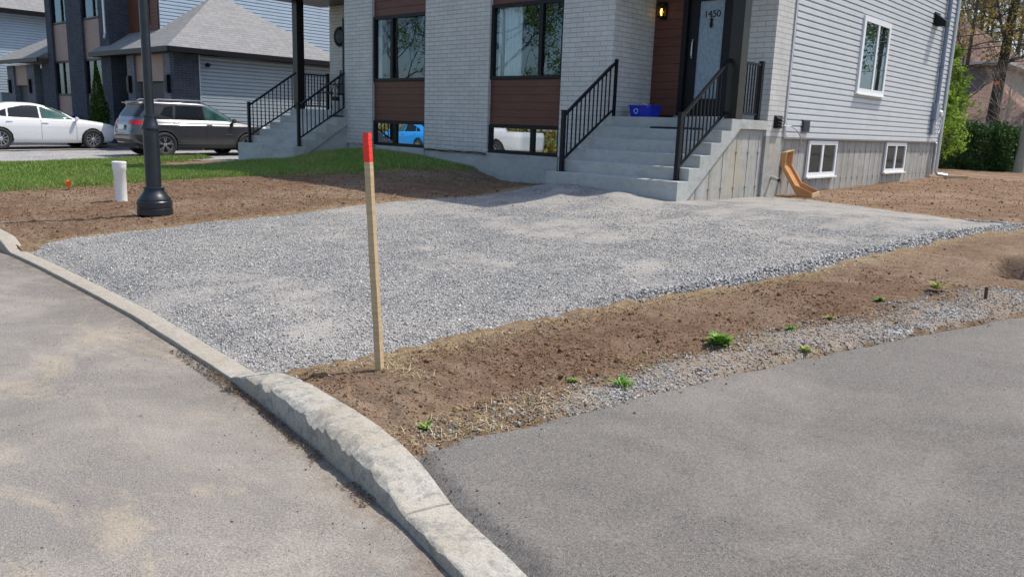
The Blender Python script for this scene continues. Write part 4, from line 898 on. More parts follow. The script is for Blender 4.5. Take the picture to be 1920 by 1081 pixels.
def trough():
    r = thing('wooden_trough', 'varnished wooden channel with bent ends leaning against the foundation corner', 'wooden trough', (-5.5, 13.2, .49))
    rv = Vector((.92, .39, 0)); Wv = Vector((.02, .25, .035)); O = Vector((-5.5, 13.2, .47)) - rv * .345
    P = lambda u, z, q, du=0, dz=0: O + rv * (u + du) + Vector((0, 0, z + dz)) + Wv * q
    out = [(.0, .715), (.0, .56), (.345, .025), (.555, .0)]; inn = [(.10, .735), (.085, .50), (.29, .19), (.555, .075)]
    def slab(b, a_, b__, c_, d_, n):
        pts = [a_, b__, c_, d_]; b.add([*pts, *[p + n for p in pts]], [(0, 1, 2, 3), (7, 6, 5, 4), (0, 4, 5, 1), (1, 5, 6, 2), (2, 6, 7, 3), (3, 7, 4, 0)])
    b = MB()
    for i in range(3): slab(b, P(*out[i], .0), P(*out[i + 1], .0), P(*out[i + 1], 1.), P(*out[i], 1.), Vector((-.012, -.004, -.014)))
    b.build('bottom_board', M['form_wood'], r)
    for q, nm in ((0., 1), (1., -1)):
        b = MB(); n = Wv * (.085 * nm)
        for i in range(3): slab(b, P(*out[i], q), P(*out[i + 1], q), P(*inn[i + 1], q), P(*inn[i], q), n)
        b.build('side_board', M['form_wood'], r)
        b = MB(); c0 = P(*inn[2], q) + n * .5; c1 = P(*inn[3], q) + n * .5; b.beam(c0 + Vector((0, 0, .006)), c1 + Vector((0, 0, .006)), .026, .010); b.build('edge_strip', M['form_wood_pale'], r)
    b = MB(); slab(b, P(*out[0], 0), P(*out[0], 1), P(*inn[0], 1), P(*inn[0], 0), Vector((0, 0, .018))); b.build('end_board', M['form_wood_pale'], r)
    b = MB(); slab(b, P(*out[3], 0), P(*out[3], 1), P(*inn[3], 1), P(*inn[3], 0), rv * .02); b.build('end_board', M['form_wood_pale'], r)
trough()
def flag():
    x, y = -14.2, 4.75; z = float(lawn_h(np.array([x]), np.array([y]))[0])
    b = MB(); b.tube([(x, y, z), (x, y, z + .16)], .006, 6); b.add([(x, y, z + .10), (x + .09, y + .02, z + .11), (x + .10, y + .01, z + .18), (x, y, z + .20), (x + .04, y - .04, z + .15)], [(0, 1, 4), (1, 2, 4), (2, 3, 4), (3, 0, 4)])
    b.lathe([(.045, .09), (.05, .11), (.03, .16), (.0, .17)], (x + .02, y, z), 2, 12)
    tag(b.build('marker_flag', M['orange'], None), 'small orange plastic marker poking out of the lawn', 'marker')
flag()
def bits():
    b = MB(); z = float(H(-1.25, 6.6)); b.tube([(-1.26, 6.62, z - .05), (-1.265, 6.62, z + .11)], .012, 8); tag(b.build('rusty_rod', M['rust']), 'short rusty iron rod upright in the stones by the lane', 'rod')
    b = MB(); z = float(lane_h(np.array([-.95]), np.array([6.8]))[0]); z += .03; b.beam((-1.13, 6.62, z + .03), (-.86, 6.72, z + .05), .05, .035); tag(b.build('broken_stake', M['rust']), 'reddish broken piece of timber lying at the lane edge', 'timber scrap')
    b = MB(); b.beam((-5.55, 22.35, .60), (-5.15, 22.7, .60), .12, .07); tag(b.build('timber_block', M['stake_wood']), 'short timber offcut on the soil at the far house corner', 'timber scrap')
bits()
def weed(x, y, s, n, mat, label, name='weed', wide=.012):
    z = float(max(soil_h(np.array([x]), np.array([y]))[0], verge_h(np.array([x]), np.array([y]))[0] if sdist(VERGE, np.array([x]), np.array([y]))[0] > 0 else -1))
    b = MB()
    for i in range(n):
        a = random.uniform(0, 6.28); rr = random.uniform(0, .5) * s; px, py = x + rr * math.cos(a) * .6, y + rr * math.sin(a) * .6; L = s * random.uniform(.5, 1.1); el = random.uniform(.15, 1.1); s = s * random.uniform(.86, 1.14) if i % 9 == 0 else s
        dx, dy = math.cos(a + random.uniform(-.7, .7)), math.sin(a + random.uniform(-.7, .7)); w_ = wide * random.uniform(.6, 1.3)
        p1 = (px + dx * L * .5 * math.cos(el), py + dy * L * .5 * math.cos(el), z + L * .55 * math.sin(el)); p2 = (px + dx * L * math.cos(el * .8), py + dy * L * math.cos(el * .8), z + L * .8 * math.sin(el))
        sx, sy = -dy * w_, dx * w_
        b.add([(px - sx * .3, py - sy * .3, z), (px + sx * .3, py + sy * .3, z), (p1[0] + sx, p1[1] + sy, p1[2]), (p1[0] - sx, p1[1] - sy, p1[2]), p2], [(0, 1, 2, 3), (3, 2, 4)])
    o = b.build(name, mat, None, recalc=False); tag(o, label, 'weed', 'weeds in the strip of stones beside the lane'); return o
t = NT('weed_leaf'); M['weed'] = t.done(t.ramp(t.geo.outputs['Random Per Island'], [(0., (.06, .17, .015)), (.6, (.13, .28, .03)), (1., (.24, .34, .06))]), .55, spec=.25)
t = NT('weed_yellow'); M['weed_y'] = t.done(t.ramp(t.geo.outputs['Random Per Island'], [(0., (.16, .22, .03)), (.6, (.30, .33, .07)), (1., (.45, .38, .15))]), .6, spec=.2)
weed(-2.24, 4.40, .11, 100, M['weed'], 'tallest leafy green weed in the strip beside the lane, at its middle', wide=.014)
weed(-2.30, 3.46, .085, 70, M['weed'], 'grassy green tuft nearest the kerb among straw and stones', wide=.005)
weed(-1.95, 5.42, .06, 50, M['weed_y'], 'pale green weed patch on the soil edge beyond the tallest weed', wide=.008)
weed(-2.02, 4.95, .05, 36, M['weed'], 'small bright weed among stones just beyond the tallest weed', wide=.01)
weed(-1.62, 6.70, .075, 90, M['weed_y'], 'wide yellow-green weed clump farthest along the strip', wide=.006)
weed(-1.85, 6.15, .05, 34, M['weed'], 'little green weed just before the widest yellow-green clump', wide=.010)
weed(-2.55, 3.35, .04, 26, M['weed'], 'tiny weed on the soil left of the grassy tuft', wide=.008)
weed(-1.78, 4.62, .05, 40, M['weed_y'], 'yellowish weed at the very edge of the asphalt', wide=.008)
def sprouts():
    x, y = scatter(5200, -3.1, -.7, 2.2, 7.2, lambda x, y: (np.abs(sdist(VERGE, x, y)) < .16) & (sdist(LANE, x, y) < 0) & (fbm(x, y, 2.6, 3, 131) > .17))
    z = np.maximum(soil_h(x, y), verge_h(x, y) * (sdist(VERGE, x, y) > -.1))
    strands('green_sprouts', x, y, z, np.full(len(x), .035), .0016, .9, M['weed_y'], 'thin green and yellowish sprouts along the stones', 'grass')
sprouts()
weed(-2.72, 2.42, .05, 30, M['weed'], 'low green sprout in the corner between kerb and lane', wide=.008)

# ------------------------------------------------------------------ vehicles
def interp_rows(rows, sub):
    R = np.array(rows, float); n = len(R); tq = np.linspace(0, n - 1, (n - 1) * sub + 1); out = []
    for k in range(R.shape[1]):
        # monotone-ish smooth interpolation
        y = R[:, k]; m = np.zeros(n); d = np.diff(y); m[1:-1] = np.where(d[:-1] * d[1:] > 0, 2 * d[:-1] * d[1:] / (d[:-1] + d[1:] + 1e-12), 0); m[0] = d[0]; m[-1] = d[-1]
        i = np.minimum(tq.astype(int), n - 2); u = tq - i
        out.append((2 * u ** 3 - 3 * u ** 2 + 1) * y[i] + (u ** 3 - 2 * u ** 2 + u) * m[i] + (-2 * u ** 3 + 3 * u ** 2) * y[i + 1] + (u ** 3 - u ** 2) * m[i + 1])
    return np.stack(out, 1)
def inpoly(poly, x, y): return sdist(poly, x, y) > 0
def car(label, cat, name, spec, loc, yaw, group=None):
    root = thing(name, label, cat, loc, group)
    rows = interp_rows(spec['rows'], 9); L = spec['L']; N = 420; exp_ = spec.get('exp', 7.)
    th = np.linspace(0, 2 * np.pi, N, endpoint=False)
    # spread samples: more along the flanks
    ct, stt = np.cos(th), np.sin(th); e = 2 / exp_
    ux = np.sign(ct) * np.abs(ct) ** e; uy = np.sign(stt) * np.abs(stt) ** e
    # resample outline uniformly
    seg = np.hypot(np.diff(np.r_[ux, ux[0]]) * 2.4, np.diff(np.r_[uy, uy[0]])); cs = np.r_[0, np.cumsum(seg)]; q = np.linspace(0, cs[-1], N, endpoint=False)
    ux = np.interp(q, cs, np.r_[ux, ux[0]]); uy = np.interp(q, cs, np.r_[uy, uy[0]])
    V = []
    for z, xr, xf, hw in rows:
        x = (xr + xf) / 2 + ux * (xf - xr) / 2
        tp = 1 - spec.get('taper', .10) * np.abs((x - L / 2) / (L / 2)) ** 3
        V.append(np.stack([x, uy * hw * tp, np.full(N, z)], 1))
    nr = len(V); V = np.array(V).reshape(-1, 3)
    j, i = np.mgrid[0:nr - 1, 0:N]; a = j * N + i; b2 = j * N + (i + 1) % N
    Fq = np.stack([a, b2, b2 + N, a + N], -1).reshape(-1, 4)
    P = V[Fq]; c = P.mean(1); nv = np.cross(P[:, 2] - P[:, 0], P[:, 3] - P[:, 1]); nv /= (np.linalg.norm(nv, axis=1)[:, None] + 1e-9)
    x, y, z = c.T; side = np.abs(nv[:, 1]) > .45
    part = np.full(len(Fq), '', dtype=object); part[:] = 'body'
    wr = spec['wr']; ww = spec['wheels']
    hole = np.zeros(len(Fq), bool); arch = np.zeros(len(Fq), bool)
    for wx in ww:
        dd = np.hypot(x - wx, z - wr); hole |= (dd < wr + .045) & (np.abs(y) > .45); arch |= (dd < wr + .105) & side
    clad = (arch | (z < spec.get('clad', .0))) if spec.get('clad') else np.zeros(len(Fq), bool)
    for nm, poly, key in spec['side_parts']:
        m = inpoly(poly, x, z) & (np.abs(nv[:, 1]) > .3)
        for sgn in (1, -1):
            for q_ in np.nonzero(m & (y * sgn > 0))[0]: part[q_] = (nm, key, sgn, id(poly))
    for nm, key, fn in spec['end_parts']:
        m = fn(x, y, z, nv)
        for q_ in np.nonzero(m)[0]: part[q_] = (nm, key, 0, id(fn))
    V3 = V @ np.array([[math.cos(yaw), math.sin(yaw), 0], [-math.sin(yaw), math.cos(yaw), 0], [0, 0, 1]])
    def emit(mask, nm, mat, smooth=True, parent=root):
        Fm = Fq[mask]
        if len(Fm) == 0: return None
        us = np.unique(Fm); rm = np.zeros(len(V3), int); rm[us] = np.arange(len(us))
        return np_mesh(nm, V3[us], rm[Fm], mat, parent, smooth)
    isb = np.array([isinstance(p, str) for p in part])
    emit(isb & ~hole & ~clad, 'body', M[spec['paint']]); 
    if clad.any(): emit(isb & ~hole & clad, 'wheel_arch_cladding', M['plastic_dark'])
    keys = {}
    for k, p in enumerate(part):
        if not isinstance(p, str): keys.setdefault(p, []).append(k)
    for p, idx in keys.items():
        m = np.zeros(len(Fq), bool); m[idx] = True; emit(m & ~hole, p[0], M[p[1]])
    # last row is closed by a roof cap
    def W(px, py, pz): return (px * math.cos(yaw) - py * math.sin(yaw) + loc[0], px * math.sin(yaw) + py * math.cos(yaw) + loc[1], pz + loc[2])
    top = rows[-1]; cap = MB(); cap.add([W(*v) for v in V[-N:]], [tuple(range(N))]); cap.build('roof_panel', M[spec['paint']], root)
    und = MB(); und.box(.35, L - .4, -.62, .62, .22, .72, W); und.box(.12, L - .15, -.72, .72, .24, .34, W); und.build('underbody', M['rubber'], root)
    for k, wx in enumerate(ww):
        for sgn in (1, -1):
            y0 = sgn * (spec['hw'] - .10)
            tb = MB(); pr = [(wr * .66, -.10), (wr * .70, -.108), (wr * .9, -.112), (wr * .985, -.09), (wr, -.06), (wr, .06), (wr * .985, .09), (wr * .9, .112), (wr * .70, .108), (wr * .66, .10)]
            def Wl(v): return W(wx + v[0], y0 + v[1], wr + v[2])
            tb.lathe(pr + [pr[0]], (0, 0, 0), 1, 40, caps=False); tb.v = [Wl(v) for v in tb.v]; ty = tb.build('wheel', M['rubber'], root, True)
            rb = MB(); ro = wr * .665; yo = sgn * .075
            rb.lathe([(ro, -.09 * sgn), (ro, .098 * sgn), (ro * .94, .098 * sgn), (ro * .90, .05 * sgn), (ro * .90, -.09 * sgn)], (0, 0, 0), 1, 40, caps=False)
            ns = spec['spokes']
            for s_i in range(ns):
                an = 2 * math.pi * s_i / ns + .3; spread = spec.get('split', .12)
                for dv in ((-spread, spread) if spec.get('double') else (0,)):
                    rb.beam((.05 * math.cos(an), yo, .05 * math.sin(an)), (ro * .93 * math.cos(an + dv), yo, ro * .93 * math.sin(an + dv)), .022, spec.get('spw', .04), (0, 1, 0))
            rb.lathe([(0, yo - .01), (.05, yo - .01), (.055, yo + .01 * sgn), (.03, yo + .02 * sgn), (0, yo + .02 * sgn)], (0, 0, 0), 1, 20)
            rb.v = [Wl(v) for v in rb.v]; rb.build('rim', M['rim'], ty)
            db = MB(); db.lathe([(0, -.02), (ro * .89, -.02), (ro * .89, .0), (0, .0)], (0, 0, 0), 1, 30); db.v = [Wl(v) for v in db.v]; db.build('brake_disc', M['plastic_dark'], ty)
    def hw_at(px, pz):
        i = np.argmin(np.abs(rows[:, 0] - pz)); return rows[i, 3] * (1 - spec.get('taper', .10) * abs((px - L / 2) / (L / 2)) ** 3)
    for sgn in (1, -1):
        for hx, hz in spec['handles']:
            h = hw_at(hx, hz) * .995; b = MB(); b.beam(W(hx - .09, sgn * (h + .018), hz), W(hx + .09, sgn * (h + .018), hz), .022, .026); b.build('door_handle', M[spec['handle_mat']], root, bevel=.006)
        mx, mz = spec['mirror']; h = hw_at(mx, mz); b = MB()
        vv_ = MB(); vv_.lathe([(.0, -.09), (.05, -.085), (.075, -.03), (.08, .04), (.07, .075), (0, .08)], (0, 0, 0), 1, 16, 1.0)
        vv_.v = [W(mx + v[0] * .75, sgn * (h + .12 + v[1] * .9), mz + v[2] * .9 + .02) for v in vv_.v]; vv_.beam(W(mx, sgn * (h - .04), mz - .05), W(mx, sgn * (h + .08), mz - .03), .05, .035); vv_.build('wing_mirror', M[spec.get('mirror_mat', spec['paint'])], root, True)
        for lx, lz0, lz1 in spec['door_lines']:
            b = MB(); pts = []
            for zz in np.linspace(lz0, lz1, 10): pts.append(W(lx, sgn * (hw_at(lx, zz) + .0005), zz))
            b.tube(pts, .0045, 4); b.build('door_gap', M['rubber'], root)
        for (xa, za, xb, zb, wd, mt) in spec.get('strips', []):
            b = MB(); b.beam(W(xa, sgn * (hw_at(xa, za) + .004), za), W(xb, sgn * (hw_at(xb, zb) + .004), zb), .012, wd); b.build('trim_strip', M[mt], root)
    return root, W
hatch = dict(L=4.46, hw=.895, wr=.32, wheels=(.82, 3.52), paint='paint_white', spokes=10, spw=.030, handles=((2.10, .83), (1.10, .86)), handle_mat='paint_white', mirror=(3.02, .95), door_lines=((1.98, .30, .92), (3.02, .3, .84), ),
    rows=[(.20, .22, 4.22, .80), (.27, .08, 4.36, .86), (.42, .02, 4.43, .885), (.58, 0, 4.45, .895), (.70, .02, 4.40, .895), (.79, .05, 4.28, .885), (.86, .08, 4.02, .868), (.92, .12, 3.62, .85), (.96, .15, 3.34, .82), (.985, .18, 3.18, .80), (1.08, .30, 2.98, .755), (1.20, .48, 2.72, .70), (1.31, .70, 2.42, .645), (1.385, .95, 2.16, .60), (1.425, 1.15, 1.95, .52), (1.445, 1.32, 1.78, .36), (1.452, 1.45, 1.66, .15)],
    side_parts=[('window', [(2.02, .955), (2.98, .93), (2.62, 1.20), (2.28, 1.335), (2.02, 1.36)], 'car_glass_teal'), ('window', [(1.10, .985), (1.97, .957), (1.97, 1.36), (1.55, 1.35), (1.12, 1.25)], 'car_glass'), ('window', [(.72, 1.02), (1.05, .99), (1.07, 1.235), (.90, 1.17)], 'car_glass'),
                ('headlight', [(3.98, .70), (4.36, .66), (4.33, .76), (4.0, .80)], 'lens'), ('tail_light', [(.02, .80), (.38, .84), (.34, .92), (.08, .90)], 'red_lens')],
    end_parts=[('windscreen', 'car_glass', lambda x, y, z, n: (n[:, 0] > .25) & (z > .99) & (z < 1.40) & (np.abs(y) < .93 * np.interp(z, [.98, 1.4], [.78, .57])) & (x > 2)),
               ('rear_window', 'car_glass', lambda x, y, z, n: (n[:, 0] < -.25) & (z > 1.0) & (z < 1.38) & (np.abs(y) < .6) & (x < 1.3)),
               ('grille', 'plastic_dark', lambda x, y, z, n: (n[:, 0] > .5) & (z > .30) & (z < .62) & (np.abs(y) < .45) & (x > 4))])
suv = dict(L=4.40, hw=.905, wr=.352, wheels=(.86, 3.50), paint='paint_grey', spokes=5, spw=.055, double=True, split=.17, clad=.36, handles=((2.24, .94), (1.25, .98)), handle_mat='chrome', mirror=(3.02, 1.06), mirror_mat='plastic_dark', exp=8.,
    door_lines=((2.14, .40, 1.0), (3.05, .42, .95), (1.16, .62, 1.05)), strips=((1.25, .385, 3.05, .385, .022, 'chrome'), (2.72, .66, 3.02, .66, .018, 'chrome')),
    rows=[(0.260, .30, 4.12, .80), (0.340, .12, 4.26, .865), (0.480, .03, 4.36, .895), (0.620, 0, 4.40, .905), (0.780, .03, 4.38, .905), (0.900, .05, 4.30, .902), (0.950, .06, 4.18, .875), (1.000, .08, 3.85, .845), (1.045, .10, 3.42, .815), (1.080, .14, 3.22, .795), (1.174, .18, 3.06, .785), (1.302, .27, 2.84, .75), (1.431, .36, 2.60, .71), (1.514, .33, 2.42, .685), (1.560, .34, 2.30, .65), (1.588, .48, 2.12, .55), (1.600, .75, 1.9, .36), (1.604, 1.0, 1.6, .15)],
    side_parts=[('window', [(2.18, 1.075), (3.02, 1.05), (2.74, 1.28), (2.42, 1.46), (2.18, 1.475)], 'car_glass_teal'), ('window', [(1.22, 1.10), (2.12, 1.078), (2.12, 1.475), (1.30, 1.465)], 'car_glass'), ('window', [(.80, 1.20), (1.16, 1.11), (1.22, 1.46), (.98, 1.425)], 'car_glass'),
                ('headlight', [(4.02, .84), (4.36, .80), (4.33, .92), (4.05, .955)], 'lens'), ('tail_light', [(.0, .90), (.34, .93), (.30, 1.02), (.05, 1.03)], 'red_lens')],
    end_parts=[('windscreen', 'car_glass', lambda x, y, z, n: (n[:, 0] > .25) & (z > 1.09) & (z < 1.53) & (np.abs(y) < .93 * np.interp(z, [1.08, 1.5], [.82, .66])) & (x > 2)),
               ('rear_window', 'car_glass', lambda x, y, z, n: (n[:, 0] < -.1) & (z > 1.12) & (z < 1.47) & (np.abs(y) < .66) & (x < 1.0)),
               ('tail_light', 'red_lens', lambda x, y, z, n: (n[:, 0] < -.3) & (z > .91) & (z < 1.02) & (y < -.34) & (x < .3)), ('tail_light', 'red_lens', lambda x, y, z, n: (n[:, 0] < -.3) & (z > .91) & (z < 1.02) & (y > .34) & (x < .3)),
               ('rear_panel', 'plastic_dark', lambda x, y, z, n: (n[:, 0] < -.3) & (z > .40) & (z < .50) & (np.abs(y) < .62)), ('grille', 'plastic_dark', lambda x, y, z, n: (n[:, 0] > .5) & (z > .45) & (z < .80) & (np.abs(y) < .6) & (x > 4))])
sx_, sy_ = -24.15, 9.62
sroot, W = car('dark grey sport utility car seen from behind, parked beyond the left stairs', 'car', 'parked_suv', suv, (sx_, sy_, float(H(-23.3, 10.5)) + .03), R_(90))
b = MB(); b.box(-.01, .02, -.17, .17, .76, .89, W); b.build('number_plate', M['white_pvc'], sroot)
for s in (-1, 1):
    b = MB(); b.tube([W(.70, s * .60, 1.57), W(.82, s * .60, 1.635), W(2.1, s * .60, 1.635), W(2.3, s * .60, 1.55)], .017, 8); b.build('roof_rail', M['chrome'], sroot, True)
b = MB(); b.add([W(*p) for p in ((.27, -.58, 1.54), (.27, .58, 1.54), (.66, .52, 1.585), (.66, -.52, 1.585), (.31, -.60, 1.50), (.31, .60, 1.50), (.62, .60, 1.525), (.62, -.60, 1.525))], [(0, 1, 2, 3), (7, 6, 5, 4), (0, 4, 5, 1), (2, 6, 7, 3), (1, 5, 6, 2), (3, 7, 4, 0)]); b.build('spoiler', M['paint_grey'], sroot)
b = MB(); b.add([W(*p) for p in ((1.0, -.02, 1.60), (1.0, .02, 1.60), (.86, .0, 1.67), (1.12, 0, 1.605))], [(0, 1, 2), (1, 3, 2), (3, 0, 2)]); b.build('aerial_fin', M['paint_grey'], sroot)
wx_, wy_ = -28.45, 10.42
wroot, W2 = car('white hatchback parked on the neighbouring driveway, its nose behind the grey car', 'car', 'parked_hatchback', hatch, (wx_ - .895, wy_ - 3.52, float(H(-28.5, 10)) + .03), R_(90))
# cars on the far side of the street, seen only as reflections in the basement windows
hb = dict(hatch); hb['paint'] = 'paint_blue'; hb['handle_mat'] = 'paint_blue'
car('bright blue hatchback parked across the street, mirrored in the left basement window', 'car', 'parked_hatchback', hb, (-31.2, -6.0, .0), R_(180))
pick = dict(L=5.9, hw=1.0, wr=.40, wheels=(1.25, 4.85), paint='paint_white', spokes=8, spw=.05, clad=.30, handles=((3.0, 1.12),), handle_mat='plastic_dark', mirror=(4.0, 1.28), mirror_mat='plastic_dark', taper=.06, exp=10., door_lines=((2.85, .5, 1.2), (3.95, .5, 1.15)),
    rows=[(.38, .1, 5.75, .92), (.50, .0, 5.85, .97), (.75, 0, 5.9, 1.0), (.98, 0, 5.88, 1.0), (1.12, 0.02, 5.78, .98), (1.20, .04, 5.3, .96), (1.25, 2.2, 4.55, .93), (1.45, 2.3, 4.30, .86), (1.70, 2.42, 3.95, .80), (1.84, 2.55, 3.65, .72), (1.90, 2.8, 3.3, .5), (1.91, 2.95, 3.1, .2)],
    side_parts=[('window', [(2.95, 1.27), (3.98, 1.27), (3.70, 1.70), (2.95, 1.74)], 'car_glass'), ('headlight', [(5.5, .92), (5.85, .90), (5.85, 1.08), (5.5, 1.08)], 'lens')],
    end_parts=[('windscreen', 'car_glass', lambda x, y, z, n: (n[:, 0] > .25) & (z > 1.27) & (z < 1.78) & (np.abs(y) < .75) & (x > 3.2)), ('grille', 'plastic_dark', lambda x, y, z, n: (n[:, 0] > .6) & (z > .6) & (z < 1.05) & (np.abs(y) < .6))])
car('white pickup truck parked across the street, mirrored in the right basement window', 'pickup truck', 'parked_pickup', pick, (-22.4, -3.2, 0.), R_(180))

# ------------------------------------------------------------------ neighbouring charcoal brick house
nb = thing('charcoal_house', 'two-storey charcoal brick house with tan panels and a hip-roofed garage, left of the street lamp', 'house', (-32, 14, .4))
def neighbour():
    T = face_y(12.4)
    w = MB()
    # tower front pillars and side
    for x0, x1 in ((-38.2, -37.6), (-35.9, -34.3), (-32.6, -31.7)): w = MB(); w.box(x0, x1, 12.4, 12.9, .2, 9.0); w.build('brick_pier', M['brick_dark'], nb)
    w = MB()
    w.box(-32.2, -31.7, 12.902, 13.15, .2, 9.0); w.build('wall', M['brick_dark'], nb)
    w = MB(); w.box(-38.2, -37.7, 12.902, 20, .2, 9); w.build('wall', M['brick_dark'], nb)
    # garage front: pillars left and right of the door, side brick return
    for x0, x1 in ((-27.45, -26.602), (-30.35, -29.75)): w = MB(); w.box(x0, x1, 12.42, 12.7, .2, 3.45); w.build('brick_pier', M['brick_grey'], nb)
    w = MB(); w.box(-26.9, -26.6, 12.41, 13.26, .2, 3.44); w.build('wall', M['brick_dark'], nb)
    c = MB()
    for x0, x1 in ((-37.6, -35.9), (-34.3, -32.6)):
        for za, zb in ((3.45, 4.9), (.3, 2.05), (7.2, 9)):
            c = MB(); planks(c, face_y(12.5), x0, x1, za, zb, 0, .1); c.build('cladding_panel', M['wood_clad_tan'], nb)
    c = MB(); planks(c, face_y(12.5), -29.75, -27.45, 2.55, 3.45, 0, .1); c.build('cladding_panel', M['wood_clad_tan'], nb)
    c = MB(); planks(c, face_y(13.15), -31.7, -29.3, 3.3, 9, 0, .14); c.build('cladding_panel', M['wood_clad'], nb)
    d = MB(); d.box(-38.2, -31.8, 12.75, 12.85, .2, 9); d.box(-31.7, -30.36, 13.4, 13.5, .3, 3.5); d.build('interior', M['dark_room'], nb)
    for x0, x1 in ((-37.6, -35.9), (-34.3, -32.6)):
        window(nb, face_y(12.46), x0 + .002, x1 - .002, 2.06, 3.44, [x0 + .85], M['black'], M['glass'], .07, 0, .12)
        window(nb, face_y(12.46), x0 + .002, x1 - .002, 4.91, 7.19, [x0 + 1.1], M['black'], M['glass'], .07, 0, .12)
    window(nb, face_y(13.10), -30.6, -29.9, 4.6, 6.3, [], M['black'], M['glass'], .06, 0, .04)
    g = MB()
    for i in range(4): mbox(g, face_y(12.62), -29.75, -27.45, .35 + i * .54, .35 + i * .54 + .52, 0, .06)
    mbox(g, face_y(12.66), -29.75, -27.45, .3, 2.55, 0, .05); g.build('garage_door', M['plastic_dark'], nb)
    for x in (-30.05, -27.0):
        l = MB(); l.box(x - .07, x + .07, 12.30, 12.419, 2.15, 2.75); l.box(x - .09, x + .09, 12.28, 12.30, 2.2, 2.7); l.build('wall_lamp', M['black'], nb)
    s = MB(); lap_siding(s, face_x(-26.6), 13.30, 18.9, .42, 3.42, .125, .035); s.build('side_cladding', M['siding_blue'], nb)
    s = MB(); mbox(s, face_x(-26.6), 13.262, 13.299, .3, 3.44, -.03, .05); s.build('corner_trim', M['trim_grey'], nb)
    s = MB(); lap_siding(s, face_x(-29.3), 13.22, 22.5, 3.3, 9.0, .125, .035); s.build('side_cladding', M['siding_shade'], nb)
    s = MB(); s.box(-38, -29.4, 22.4, 22.5, .2, 9); s.build('back_wall', M['siding_blue'], nb)
    # garage hip roof, its ridge dying into the tower wall
    b = MB(); zE = 3.62; zT = zE + 3.25 * .72
    E = [(-32.7, 12.05, zE), (-26.22, 12.05, zE), (-26.22, 18.6 + .4, zE), (-32.7, 19.0, zE)]; A_ = (-32.7, 15.52, zT); B_ = (-29.55, 15.52, zT)
    b.add(E + [A_, B_], [(0, 1, 5, 4), (1, 2, 5), (2, 3, 4, 5), (3, 2, 1, 0)]); b.build('roof', M['shingle'], nb)
    f = MB(); f.box(-32.72, -26.18, 12.0, 12.06, zE - .17, zE - .004); f.box(-26.23, -26.17, 12.062, 19.02, zE - .17, zE - .004); f.box(-32.7, -26.24, 12.062, 18.98, zE - .165, zE - .14); f.build('fascia', M['black'], nb)
    f = MB(); f.tube([(-31.85, 12.33, 9), (-31.85, 12.33, 4.3), (-31.75, 12.25, 4.1)], .05, 8); f.build('downspout', M['aluminium'], nb)
    f = MB(); f.lathe([(0, 0), (.07, .0), (.075, .1), (.05, .18), (0, .2)], (-26.5, 13.5, 3.12), 0, 12); f.build('flood_lamp', M['black'], nb)
    hip_roof(nb, -38.6, -28.9, 12.0, 23, 9.2, .5, M['shingle'], M['black'])
neighbour()
nb2 = thing('attached_garage_house', 'dark brick garage with tan panel and sunlit hip roof at the far left', 'house', (-41, 14, .4))
def neighbour2():
    for x0, x1 in ((-43.9, -43.0), (-41.2, -40.2)): w = MB(); w.box(x0, x1, 12.42, 12.7, .2, 3.4); w.build('brick_pier', M['brick_grey'], nb2)
    for x0, x1, y0, y1 in ((-39.2, -38.22, 12.42, 12.7), (-40.19, -39.21, 13.6, 13.8)): w = MB(); w.box(x0, x1, y0, y1, .2, 3.4); w.build('wall', M['brick_dark'], nb2)
    c = MB(); planks(c, face_y(12.5), -43.0, -41.2, 2.5, 3.4, 0, .1); c.build('cladding_panel', M['wood_clad_tan'], nb2)
    g = MB(); g.box(-43.0, -41.2, 12.66, 12.72, .3, 2.5); g.build('garage_door', M['plastic_dark'], nb2)
    for x in (-43.5, -40.7):
        l = MB(); l.box(x - .07, x + .07, 12.30, 12.419, 2.15, 2.75); l.build('wall_lamp', M['black'], nb2)
    b = MB(); zE = 3.6; zT = zE + 2.6 * .62
    b.add([(-44.9, 12.0, zE), (-38.22, 12.0, zE), (-38.22, 17.2, zE), (-44.9, 17.2, zE), (-41.3, 14.6, zT), (-38.22, 14.6, zT)], [(0, 1, 5, 4), (2, 3, 4, 5), (3, 0, 4), (1, 2, 5), (3, 2, 1, 0)]); b.build('roof', M['shingle'], nb2)
    f = MB(); f.box(-44.93, -38.23, 11.95, 12.01, zE - .17, zE - .004); f.build('fascia', M['black'], nb2)
    f = MB(); f.box(-40.9, -40.3, 14.9, 15.4, zT - .1, zT + .45); f.box(-41.0, -40.2, 14.8, 15.5, zT + .452, zT + .5); f.build('chimney', M['black'], nb2)
    s = MB(); lap_siding(s, face_x(-44.0), 13.0, 17, .4, 3.4, .125, .035); s.build('side_cladding', M['siding_blue'], nb2)
neighbour2()
nb3 = thing('pale_clad_house', 'tall house with pale blue-grey side cladding and grey roof behind the far-left garage', 'house', (-49, 20, .4))
def neighbour3():
    s = MB(); lap_siding(s, face_x(-45.6), 12.5, 24, 2.2, 6.0, .125, .035); s.build('side_cladding', M['siding_shade'], nb3)
    b = MB(); b.box(-54, -45.75, 12.6, 24, .2, 5.98); b.build('wall', M['siding_blue'], nb3)
    hip_roof(nb3, -55, -45.1, 11.9, 24.6, 6.15, .75, M['shingle'], M['black'], .2)
neighbour3()
def mini():
    b = MB(); z = float(H(-35.1, 11.9)) ; b.box(-35.35, -34.85, 11.7, 12.2, z, z + .95); b.box(-35.38, -34.82, 11.66, 12.22, z + .951, z + 1.02); o = b.build('wheelie_bin', M['blue_bin'], None, bevel=.02); tag(o, 'blue wheeled bin just visible above the hood of the white car', 'bin')
mini()

